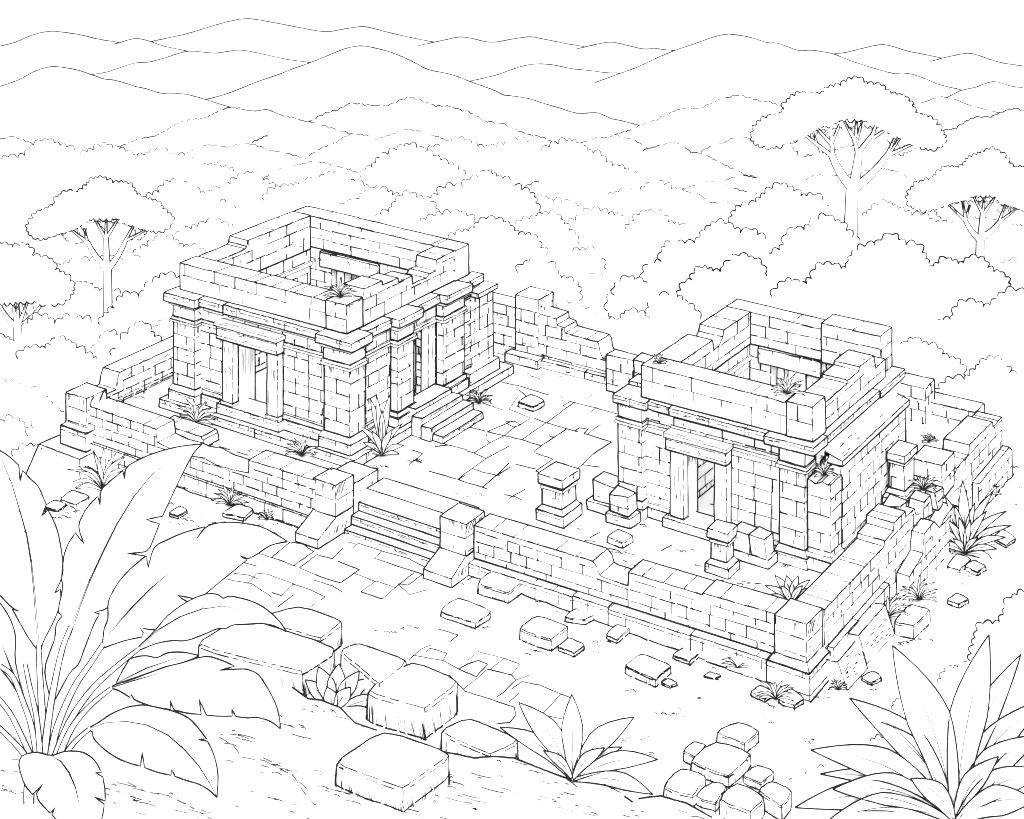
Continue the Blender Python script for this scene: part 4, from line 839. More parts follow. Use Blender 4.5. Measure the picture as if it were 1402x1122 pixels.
rosette(1307, 1126, [(91, -230, 38), (125, -170, 42), (-110, -140, 34), (-184, -66, 26), (-144, -170, 44), (120, -120, 44), (47, -257, 52), (-85, -242, 60), (-197, -99, 46), (128, -70, 40), (-219, -20, 44), (60, -90, 30), (-167, -45, 46), (-176, 0, 40), (110, -30, 44), (-60, -60, 30)], 'huge spiky plant filling the lower right corner', ink=1.75, name='agave', cat='agave', bend=.12, seg=14, spread=.12)

# the big broad-leaved plant at the lower left
A_ = (0, 590, .2853); B_ = (0, 800, .287)
LP = thing('broad_leaf_plant', 'giant plant with torn banana-like leaves filling the lower left corner', 'plant', MS(60, 1080))
dbase = depth(MS(60, 1080)) - .3
def soft(pts):
    """round the gentle corners of a closed outline, keep the sharp notches"""
    n = len(pts); out = []
    def sharp(i):
        a, c, d = pts[i - 1], pts[i], pts[(i + 1) % n]; g = math.atan2(c[1] - a[1], c[0] - a[0]) - math.atan2(d[1] - c[1], d[0] - c[0])
        return abs((g + math.pi) % (2 * math.pi) - math.pi) > .75
    sh = [sharp(i) for i in range(n)]
    for i in range(n):
        p1, p2 = pts[i], pts[(i + 1) % n]; p0 = pts[i - 1]; p3 = pts[(i + 2) % n]
        if sh[i]: p0 = (2 * p1[0] - p2[0], 2 * p1[1] - p2[1])
        if sh[(i + 1) % n]: p3 = (2 * p2[0] - p1[0], 2 * p2[1] - p1[1])
        m = 3 if math.hypot(p1[0] - p2[0], p1[1] - p2[1]) > 9 else 1
        for k in range(m):
            t = k / m; out.append(tuple(.5 * (2 * p1[j] + (p2[j] - p0[j]) * t + (2 * p0[j] - 5 * p1[j] + 4 * p2[j] - p3[j]) * t * t + (3 * p1[j] - p0[j] - 3 * p2[j] + p3[j]) * t ** 3) for j in (0, 1)))
    return out
def bigleaf(outline, rib, order, tilt=0.0, name='leaf'):
    b = B(); us_ = [p[0] for p in outline]
    (x0, y0), (x1, y1) = rib[0], rib[-1]; L = math.hypot(x1 - x0, y1 - y0)
    def dep(u, v):
        t = ((u - x0) * (x1 - x0) + (v - y0) * (y1 - y0)) / L / L; s = abs((u - x0) * (y1 - y0) - (v - y0) * (x1 - x0)) / L
        return dbase - order * .16 + tilt * t - .0012 * s
    pts = []; outline = soft(outline)
    for i, p in enumerate(outline):
        q = outline[(i + 1) % len(outline)]; pts.append(PD(*p, dep(*p)))
        if math.hypot(q[0] - p[0], q[1] - p[1]) > 30:
            m = ((p[0] + q[0]) / 2, (p[1] + q[1]) / 2); pts.append(PD(*m, dep(*m)))
    for tri in tessellate_polygon([[V((*PX(p), 0)) for p in pts]]): b.face([pts[i] for i in tri])
    b.tube(pts + [pts[0]], 1.8)
    for k, o in ((0, -1.2), (1, 1.2)):
        R_ = [PD(u + o * (1 - i / len(rib)), v, dep(u, v) - .05) for i, (u, v) in enumerate(rib)]; b.tube(R_, 1.15, True)
    for i in range(3, len(rib) - 1):
        u, v = rib[i]; s = RND.choice((-1, 1)); b.tube([PD(u, v, dep(u, v) - .05), PD(u + s * 4, v - 6, dep(u, v) - .05)], .7)
    return b.build(name, LEAFM, parent=LP)
def PX(p):
    d = (p - CAM).dot(FW); return (701 + F * (p - CAM).dot(RT) / d, VH + F * (CZ - p.z) / d)
def smooth(pts, n=5):
    out = []
    for i in range(len(pts) - 1):
        p0 = pts[max(0, i - 1)]; p1 = pts[i]; p2 = pts[i + 1]; p3 = pts[min(len(pts) - 1, i + 2)]
        for k in range(n):
            t = k / n; out.append(tuple(.5 * (2 * p1[j] + (p2[j] - p0[j]) * t + (2 * p0[j] - 5 * p1[j] + 4 * p2[j] - p3[j]) * t * t + (3 * p1[j] - p0[j] - 3 * p2[j] + p3[j]) * t ** 3) for j in (0, 1)))
    out.append(pts[-1]); return out
def stem(pts, w0, w1, order):
    b = B(); P_ = smooth(pts, 4); n = len(P_); l = []; r = []
    for i, (u, v) in enumerate(P_):
        a = P_[max(0, i - 1)]; c = P_[min(n - 1, i + 1)]; L = math.hypot(c[0] - a[0], c[1] - a[1]) or 1; nx, ny = -(c[1] - a[1]) / L, (c[0] - a[0]) / L; w_ = w0 + (w1 - w0) * i / (n - 1)
        d = dbase - order * .16; l.append(PD(u + nx * w_, v + ny * w_, d)); r.append(PD(u - nx * w_, v - ny * w_, d))
    back = [(x + y) / 2 + FW * .1 for x, y in zip(l, r)]; frt = [(x + y) / 2 - FW * .05 for x, y in zip(l, r)]
    for i in range(n - 1): b.face([l[i], l[i + 1], frt[i + 1], frt[i]]); b.face([frt[i], frt[i + 1], r[i + 1], r[i]]); b.face([r[i], r[i + 1], back[i + 1], back[i]]); b.face([back[i], back[i + 1], l[i + 1], l[i]])
    b.tube(l, 1.5); b.tube(r, 1.5); b.build('stalk', LEAFM, parent=LP)
cA = lambda pts: [(A_[0] + x * A_[2], A_[1] + y * A_[2]) for x, y in pts]
cB = lambda pts: [(B_[0] + x * B_[2], B_[1] + y * B_[2]) for x, y in pts]
bigleaf(cA([(-160, 40), (-60, 60), (0, 95), (45, 125), (90, 165), (97, 245), (108, 190), (150, 235), (185, 270), (222, 355), (200, 410), (230, 380), (265, 450), (285, 520), (300, 620), (298, 700), (262, 780), (290, 760), (290, 830), (255, 920), (205, 1020), (190, 1100), (180, 1055), (140, 1000), (100, 930), (58, 855), (90, 865), (60, 850), (0, 790), (-120, 650), (-200, 300)]), cA([(190, 1080), (180, 980), (165, 780), (150, 630), (128, 500), (100, 400), (55, 250), (5, 130)]), 1, 1.5)
bigleaf(cA([(970, 65), (910, 69), (850, 78), (785, 94), (720, 115), (665, 140), (620, 165), (602, 186), (598, 235), (590, 192), (520, 250), (485, 290), (480, 360), (470, 315), (430, 355), (400, 400), (378, 460), (403, 545), (362, 490), (335, 530), (320, 560), (305, 610), (296, 700), (300, 760), (280, 860), (298, 890), (270, 930), (262, 1000), (240, 1060), (215, 1160), (250, 1320), (330, 1170), (375, 1122), (400, 1060), (450, 930), (478, 880), (450, 872), (515, 850), (560, 780), (640, 660), (695, 600), (610, 590), (700, 580), (720, 560), (765, 447), (700, 427), (780, 410), (815, 335), (850, 260), (900, 160), (935, 100)]), cA([(300, 1122), (330, 1000), (380, 850), (430, 720), (500, 570), (560, 450), (640, 320), (720, 220), (790, 160)]), 2, 2.0)
bigleaf(cA([(1380, 532), (1330, 500), (1250, 460), (1150, 442), (1080, 440), (1000, 455), (945, 515), (985, 460), (880, 490), (800, 525), (740, 562), (710, 660), (703, 600), (640, 650), (600, 690), (560, 740), (520, 820), (518, 900), (500, 950), (490, 1020), (470, 1045), (490, 1045), (590, 1010), (680, 990), (688, 968), (670, 945), (740, 955), (800, 930), (860, 900), (925, 838), (850, 790), (955, 810), (1050, 730), (1100, 690), (1185, 620), (1150, 600), (1190, 615), (1230, 595), (1300, 550)]), cA([(480, 1030), (560, 930), (640, 840), (720, 760), (790, 700), (850, 650)]), 3, 1.5)
bigleaf(cB([(1368, 228), (1335, 180), (1290, 135), (1240, 100), (1180, 75), (1100, 58), (1065, 68), (1040, 50), (985, 47), (900, 80), (800, 150), (740, 220), (650, 310), (665, 315), (740, 285), (820, 270), (885, 270), (960, 245), (1040, 212), (1075, 213), (1115, 195), (1180, 192), (1250, 188), (1310, 200)]), cB([(660, 305), (760, 215), (860, 155), (960, 120), (1060, 105), (1150, 120)]), 1, .5)
bigleaf(cB([(620, 355), (660, 345), (700, 342), (750, 350), (800, 328), (870, 325), (950, 340), (900, 365), (720, 420), (550, 480), (580, 420)]), cB([(560, 470), (700, 400), (850, 350)]), 0, .3)
bigleaf(cB([(1338, 690), (1333, 640), (1318, 580), (1290, 520), (1260, 470), (1230, 430), (1195, 412), (1160, 405), (1050, 410), (1120, 392), (1060, 365), (980, 345), (870, 375), (790, 395), (720, 420), (640, 450), (550, 480), (520, 498), (560, 505), (620, 540), (625, 525), (640, 550), (700, 575), (750, 590), (815, 598), (812, 555), (830, 600), (890, 615), (960, 622), (950, 550), (985, 625), (1040, 630), (1108, 630), (1105, 595), (1125, 632), (1180, 638), (1230, 637), (1290, 655)]), cB([(530, 495), (640, 460), (760, 425)]), 3, -.5)
bigleaf(cB([(1035, 1018), (1040, 920), (1030, 850), (1010, 790), (990, 750), (945, 742), (985, 738), (940, 680), (900, 640), (850, 615), (800, 600), (700, 578), (650, 580), (600, 590), (530, 620), (470, 660), (415, 690), (440, 705), (450, 740), (500, 790), (560, 830), (620, 855), (670, 868), (678, 800), (690, 875), (750, 897), (815, 912), (820, 885), (835, 917), (890, 937), (950, 955), (1000, 985)]), cB([(430, 690), (500, 662), (600, 655), (700, 672), (800, 720), (880, 790), (950, 870), (1000, 950), (1030, 1005)]), 4, -.8)
bigleaf(cB([(95, 835), (120, 812), (180, 803), (245, 818), (300, 800), (350, 797), (400, 805), (450, 840), (485, 900), (455, 900), (490, 920), (500, 980), (502, 1035), (450, 1015), (497, 1050), (490, 1100), (470, 1160), (420, 1230), (330, 1200), (265, 1120), (248, 1100), (262, 1065), (240, 1093), (190, 1040), (173, 1000), (205, 955), (155, 1003), (120, 960), (98, 900), (90, 860)]), cB([(245, 818), (290, 845), (330, 900), (360, 970), (380, 1060)]), 9, -1)
bigleaf(cB([(-60, 20), (0, 90), (40, 150), (65, 210), (75, 270), (75, 380), (130, 600), (60, 480), (0, 400), (-80, 300)]), cB([(120, 560), (60, 420), (10, 290)]), 0, .5)
for i, (p, w0, w1) in enumerate((([(215, 860), (200, 600), (190, 430), (185, 290)], 5.5, 3), ([(205, 860), (235, 620), (265, 450), (300, 300), (340, 200)], 5, 3), ([(240, 840), (270, 690), (350, 500), (430, 380), (490, 290)], 5, 3), ([(255, 850), (330, 660), (440, 500), (560, 390), (660, 310)], 5, 2.5),
                                   ([(270, 850), (340, 690), (430, 580), (530, 498)], 4.5, 2.5), ([(290, 850), (350, 760), (425, 692)], 4, 2.5), ([(180, 850), (150, 680), (110, 560), (60, 440), (0, 390)], 4, 3), ([(160, 850), (110, 740), (50, 620), (-20, 530)], 4, 3), ([(150, 860), (90, 780), (0, 690), (-40, 660)], 4, 3), ([(195, 860), (175, 640), (140, 480), (120, 380)], 4, 2.5))):
    stem(cB(p), w0, w1, 4.5 + i * .25)
b = B(); 
for _ in range(1): stem(cB([(138, 1080), (138, 1000), (150, 850)]), 6, 8, 3)

# ---------------------------------------------------------------- forest
c1, c2, c3, c4 = (0, 0), (350, 0), (700, 0), (1050, 0); c5, c6, c7, c8 = (0, 220), (350, 180), (700, 180), (1050, 280)
def cv(c, pts): return [(c[0] + x * .25, c[1] + y * .25) for x, y in pts]
def walk(pts, step):
    out = [pts[0]]; acc = 0; target = step * RND.uniform(.75, 1.25)
    for (x0, y0), (x1, y1) in zip(pts, pts[1:]):
        L = math.hypot(x1 - x0, y1 - y0); s = 0
        while acc + (L - s) >= target:
            s += target - acc; out.append((x0 + (x1 - x0) * s / L, y0 + (y1 - y0) * s / L)); acc = 0; target = step * RND.uniform(.65, 1.35)
        acc += L - s
    if math.hypot(out[-1][0] - pts[-1][0], out[-1][1] - pts[-1][1]) > step * .3: out.append(pts[-1])
    return out
def scallop(pts, step, bulge=.46):
    q = walk(pts, step); arcs = []
    for (x0, y0), (x1, y1) in zip(q, q[1:]):
        dx, dy = x1 - x0, y1 - y0; nx, ny = dy, -dx; b_ = bulge * RND.uniform(.75, 1.3); a = []
        for i in range(6):
            t = i / 5; h = b_ * math.sin(math.pi * t) ** .75; a.append((x0 + dx * t + nx * h, y0 + dy * t + ny * h))
        arcs.append(a)
    return arcs
def dd_of(v): return lerp_tab(v, [(60, 2000), (150, 900), (200, 560), (250, 360), (300, 235), (350, 165), (400, 125), (450, 96), (480, 86), (500, 80), (550, 75.3), (600, 71.5), (700, 65)])
def puff(b, arcs, close, cen, d, T, ink, miss=0.0, skip=lambda i: False, flat=True):
    rim = [p for a in arcs for p in a[:-1]] + [arcs[-1][-1]] + close
    rings = []
    for s, t in ((1, 0), (.975, .1), (.9, .34), (.7, .66), (.4, .9)):
        rings.append([(cen[0] + (x - cen[0]) * s, cen[1] + (y - cen[1]) * s, t) for x, y in rim])
    n = len(rim)
    for sg in (-1, 1):
        i0 = len(b.v); TT = min(T, .006 * d) if sg < 0 and flat else T
        for r in rings:
            for x, y, t in r: b.v.append(tuple(PD(x, y, d + sg * TT * t)))
        b.v.append(tuple(PD(cen[0], cen[1], d + sg * TT)))
        for k in range(len(rings) - 1):
            for i in range(n): j = (i + 1) % n; q = i0 + k * n; b.f.append((q + i, q + j, q + n + j, q + n + i)); b.m.append(0)
        for i in range(n): b.f.append((i0 + (len(rings) - 1) * n + i, i0 + (len(rings) - 1) * n + (i + 1) % n, i0 + len(rings) * n)); b.m.append(0)
    for i, a in enumerate(arcs):
        if RND.random() < miss * .6 or skip(i): continue
        lo, hi = (0, 6)
        if RND.random() < miss * 1.6: lo, hi = RND.choice(((0, 4), (2, 6), (1, 5)))
        b.tube([PD(cen[0] + (x - cen[0]) * 1.002, cen[1] + (y - cen[1]) * 1.002, d - .0012 * d) for x, y in a[lo:hi]], ink * RND.uniform(.75, 1.05))
def tree(pts, step, label, ink=1.5, miss=.0, d=None, group=None, drop=70, name='forest_tree', cat='tree'):
    vb = max(p[1] for p in pts); d = d or dd_of(vb + 4); b = B()
    arcs = scallop(pts, step * 1.15); (xa, ya), (xb, yb) = pts[0], pts[-1]; w_ = abs(xb - xa)
    close = [(xb + w_ * .03, yb + drop * .5), (xb - w_ * .06, vb + drop), (xa + w_ * .06, vb + drop), (xa - w_ * .03, ya + drop * .5)]
    T = min(.22 * w_ * d / F, .05 * d)
    puff(b, arcs, close, ((xa + xb) / 2, vb + drop * .3), d, T, ink, miss)
    ob = b.build(name, LEAFM, label=label, category=cat)
    if group: ob['group'] = group
    return ob
R_ = []
def ridge(pts, d, wd=1.1, gap=0.0, wav=None, name='hill'):
    b = B(); k = d / F
    if wav: arcs = scallop(pts, wav, .16); line = [p for a in arcs for p in a[:-1]] + [arcs[-1][-1]]
    else: line = smooth(pts, 4)
    ext = [(line[0][0] - 30, line[0][1] + 40)] + line + [(line[-1][0] + 30, line[-1][1] + 40)]
    n = len(ext); rows_ = ((0, 0, 0), (.004, 6, -1), (.03, 40, -1), (.07, 260, -1)); 
    for sg in (-1, 1):
        i0 = len(b.v)
        for f_, dv, _ in rows_:
            for x, y in ext: b.v.append(tuple(PD(x, y + dv, d * (1 + sg * f_ * (1 if sg < 0 else 1.6)))))
        for r in range(3):
            for i in range(n - 1): q = i0 + r * n + i; b.f.append((q, q + 1, q + n + 1, q + n)); b.m.append(0)
    b.poly([PD(x, y - .3, d * .999) for x, y in line], wd * 1.1, gap, 18)
    b.build(name, EARTH, kind='structure')
ridge(cv(c1, [(0, 255), (80, 235), (150, 205), (220, 182), (280, 174), (340, 178), (440, 193), (540, 217), (655, 236), (720, 255)]), 3200)
ridge(cv(c1, [(620, 245), (655, 236), (700, 222), (745, 213), (790, 220), (825, 230), (900, 255), (1030, 283), (1100, 300)]), 2950)
ridge(cv(c1, [(760, 245), (825, 230), (920, 210), (1020, 188), (1120, 158), (1220, 128), (1300, 110), (1350, 105), (1402, 109)]) + cv(c2, [(120, 130), (240, 153), (380, 176), (480, 162), (580, 148), (640, 157), (720, 178), (850, 208), (980, 233), (1100, 250)]), 3500)
ridge(cv(c2, [(890, 252), (980, 233), (1050, 218), (1115, 205), (1180, 212), (1290, 234), (1402, 217)]) + cv(c3, [(100, 204), (180, 217), (300, 241), (405, 259), (480, 275)]), 3350)
ridge(cv(c3, [(350, 272), (405, 259), (480, 242), (545, 233), (600, 242), (720, 270), (790, 267), (830, 274), (895, 279), (980, 290)]), 3150)
ridge(cv(c4, [(250, 320), (365, 298), (430, 290), (520, 268), (590, 252), (640, 247), (700, 260), (770, 282), (860, 300), (960, 321), (1040, 340)]), 3300)
ridge(cv(c4, [(890, 340), (960, 321), (1040, 303), (1100, 295), (1150, 303), (1220, 327), (1290, 347), (1402, 364), (1500, 380)]), 3100)
ridge(cv(c1, [(430, 425), (505, 410), (580, 398), (650, 375), (740, 347), (815, 342), (900, 320), (1030, 283), (1170, 293), (1250, 283), (1320, 277), (1402, 290)]) + cv(c2, [(150, 323), (240, 337), (300, 345), (380, 370)]), 2600)
ridge(cv(c2, [(1080, 470), (1170, 447), (1270, 425), (1330, 409), (1402, 383)]) + cv(c3, [(70, 362), (145, 352), (230, 358), (340, 380), (420, 387), (520, 400), (600, 403), (700, 420)]), 2500)
ridge(cv(c3, [(455, 455), (600, 403), (700, 365), (800, 318), (895, 279), (1000, 243), (1110, 205), (1190, 190), (1300, 205), (1402, 236)]) + cv(c4, [(60, 240), (170, 278), (240, 277), (300, 285), (365, 298), (460, 335), (560, 368), (690, 404), (740, 402), (800, 410), (870, 435), (950, 467), (1070, 496), (1150, 530)]), 2100)
ridge(cv(c1, [(1060, 560), (1125, 547), (1250, 513)]) + cv(c2, [(0, 453), (120, 412), (200, 380), (300, 345), (400, 304), (480, 272), (540, 257), (590, 254), (650, 264), (740, 288), (820, 320), (880, 350), (950, 384), (1050, 405), (1130, 430), (1170, 447), (1290, 490), (1360, 522)]) + cv(c3, [(0, 527), (100, 543), (160, 563), (260, 592), (360, 622), (460, 619), (500, 630), (550, 652), (600, 662), (715, 692), (800, 706), (870, 726), (960, 738), (1050, 762)]), 1900, 1.2)
ridge(cv(c1, [(-100, 500), (0, 475), (100, 440), (180, 397), (240, 375), (300, 366), (370, 375), (430, 387), (500, 410), (570, 434), (620, 440), (680, 455), (740, 475), (800, 488), (890, 514), (1000, 516), (1060, 528), (1125, 547), (1265, 590), (1340, 604)]) + cv(c2, [(0, 610), (60, 602), (110, 620), (160, 640)]), 1700, 1.2)
ridge(cv(c4, [(900, 560), (980, 537), (1020, 518), (1070, 496), (1140, 480), (1240, 449), (1340, 474), (1402, 483), (1500, 510)]), 1650)
ridge(cv(c4, [(700, 600), (795, 578), (870, 558), (940, 532), (980, 537), (1040, 550), (1100, 575), (1180, 597), (1270, 620)]), 1450, 1.1, .2)
ridge(cv(c3, [(380, 790), (470, 757), (520, 762), (575, 742), (620, 728), (715, 690), (780, 668), (820, 652), (870, 622), (930, 598), (1040, 600), (1130, 552), (1165, 550), (1230, 525), (1300, 540), (1350, 557)]) + cv(c4, [(0, 560), (80, 585), (200, 620)]), 1350, 1.1, .06, 9, 'forested_hill')
ridge(cv(c1, [(600, 825), (650, 810), (760, 765), (850, 750), (920, 718), (980, 680), (1050, 655), (1110, 658), (1180, 622), (1220, 605), (1265, 590), (1330, 604)]), 1300, 1.1, .06, 9, 'forested_hill')
ridge(cv(c2, [(-20, 785), (60, 748), (110, 745), (170, 722), (210, 693), (300, 668), (390, 622), (430, 618), (480, 590), (540, 570), (610, 582), (720, 583), (780, 562), (850, 535), (910, 560), (960, 575), (1000, 592), (1080, 588), (1110, 610), (1160, 612), (1250, 668), (1300, 678), (1350, 680)]) + cv(c3, [(0, 705), (95, 748), (140, 748), (250, 790)]), 1200, 1.2, .06, 9, 'forested_hill')
ridge(cv(c2, [(150, 640), (270, 668), (300, 672), (380, 700), (440, 712), (520, 738), (560, 737), (600, 745), (660, 768), (780, 800)]), 1110, 1.1, .25, 8, 'forested_hill')
ridge(cv(c4, [(960, 722), (1045, 708), (1090, 668), (1150, 642), (1215, 655), (1260, 630), (1310, 610), (1360, 598), (1402, 610), (1480, 630)]), 1150, 1.3, 0, 10, 'forested_hill')
ridge(cv(c3, [(1040, 835), (1110, 800), (1160, 788), (1220, 758), (1300, 760), (1380, 770)]), 1050, 1.0, .4, 8, 'forested_hill')
ridge(cv(c1, [(990, 855), (1060, 825), (1140, 795), (1250, 812), (1330, 788), (1402, 800)]) + cv(c2, [(60, 825), (150, 840), (300, 880)]), 1000, 1.0, .3, 8, 'forested_hill')
ridge(cv(c1, [(-60, 790), (0, 770), (70, 750), (180, 795), (240, 820)]), 950, 1.1, .1, 9, 'forested_hill')
ridge(cv(c2, [(290, 860), (370, 810), (430, 795), (470, 765), (520, 738), (600, 745), (660, 768)]), 930, 1.1, .3, 9, 'forested_hill')
ridge(cv(c2, [(670, 765), (760, 735), (830, 712), (900, 725), (1000, 755), (1050, 775)]), 900, 1.0, .45, 8, 'forested_hill')
ridge(cv(c3, [(560, 742), (620, 762), (680, 775), (745, 820), (800, 850)]), 880, 1.1, .2, 8, 'forested_hill')
ridge(cv(c4, [(130, 1030), (200, 995), (260, 962), (390, 968), (470, 960), (600, 925), (700, 940), (760, 970), (820, 990)]), 560, 1.0, .5, 8, 'forested_hill')
ridge(cv(c3, [(720, 830), (745, 820), (800, 805), (890, 780), (960, 818), (990, 848), (1040, 840), (1110, 880), (1200, 925), (1285, 965), (1350, 975)]), 760, 1.2, .25, 9, 'forested_hill')
ridge(cv(c2, [(40, 985), (120, 935), (200, 915), (330, 888), (440, 912), (560, 950)]), 600, 1.0, .4, 9, 'forested_hill')
ridge(cv(c3, [(70, 1030), (140, 998), (190, 998), (250, 955), (280, 950), (330, 970), (420, 1000)]), 500, 1.0, .4, 9, 'forested_hill')
ridge(cv(c3, [(1110, 1020), (1150, 1005), (1200, 980), (1285, 965), (1350, 985)]), 640, 1.0, .3, 8, 'forested_hill')
ridge(cv(c7, [(930, 325), (1000, 300), (1080, 275), (1150, 285), (1240, 325), (1350, 345)]), 520, 1.0, .35, 8, 'forested_hill')
ridge(cv(c7, [(950, 335), (1030, 345), (1060, 380), (1110, 402), (1170, 388), (1240, 410), (1300, 430)]), 400, 1.0, .3, 8, 'forested_hill')

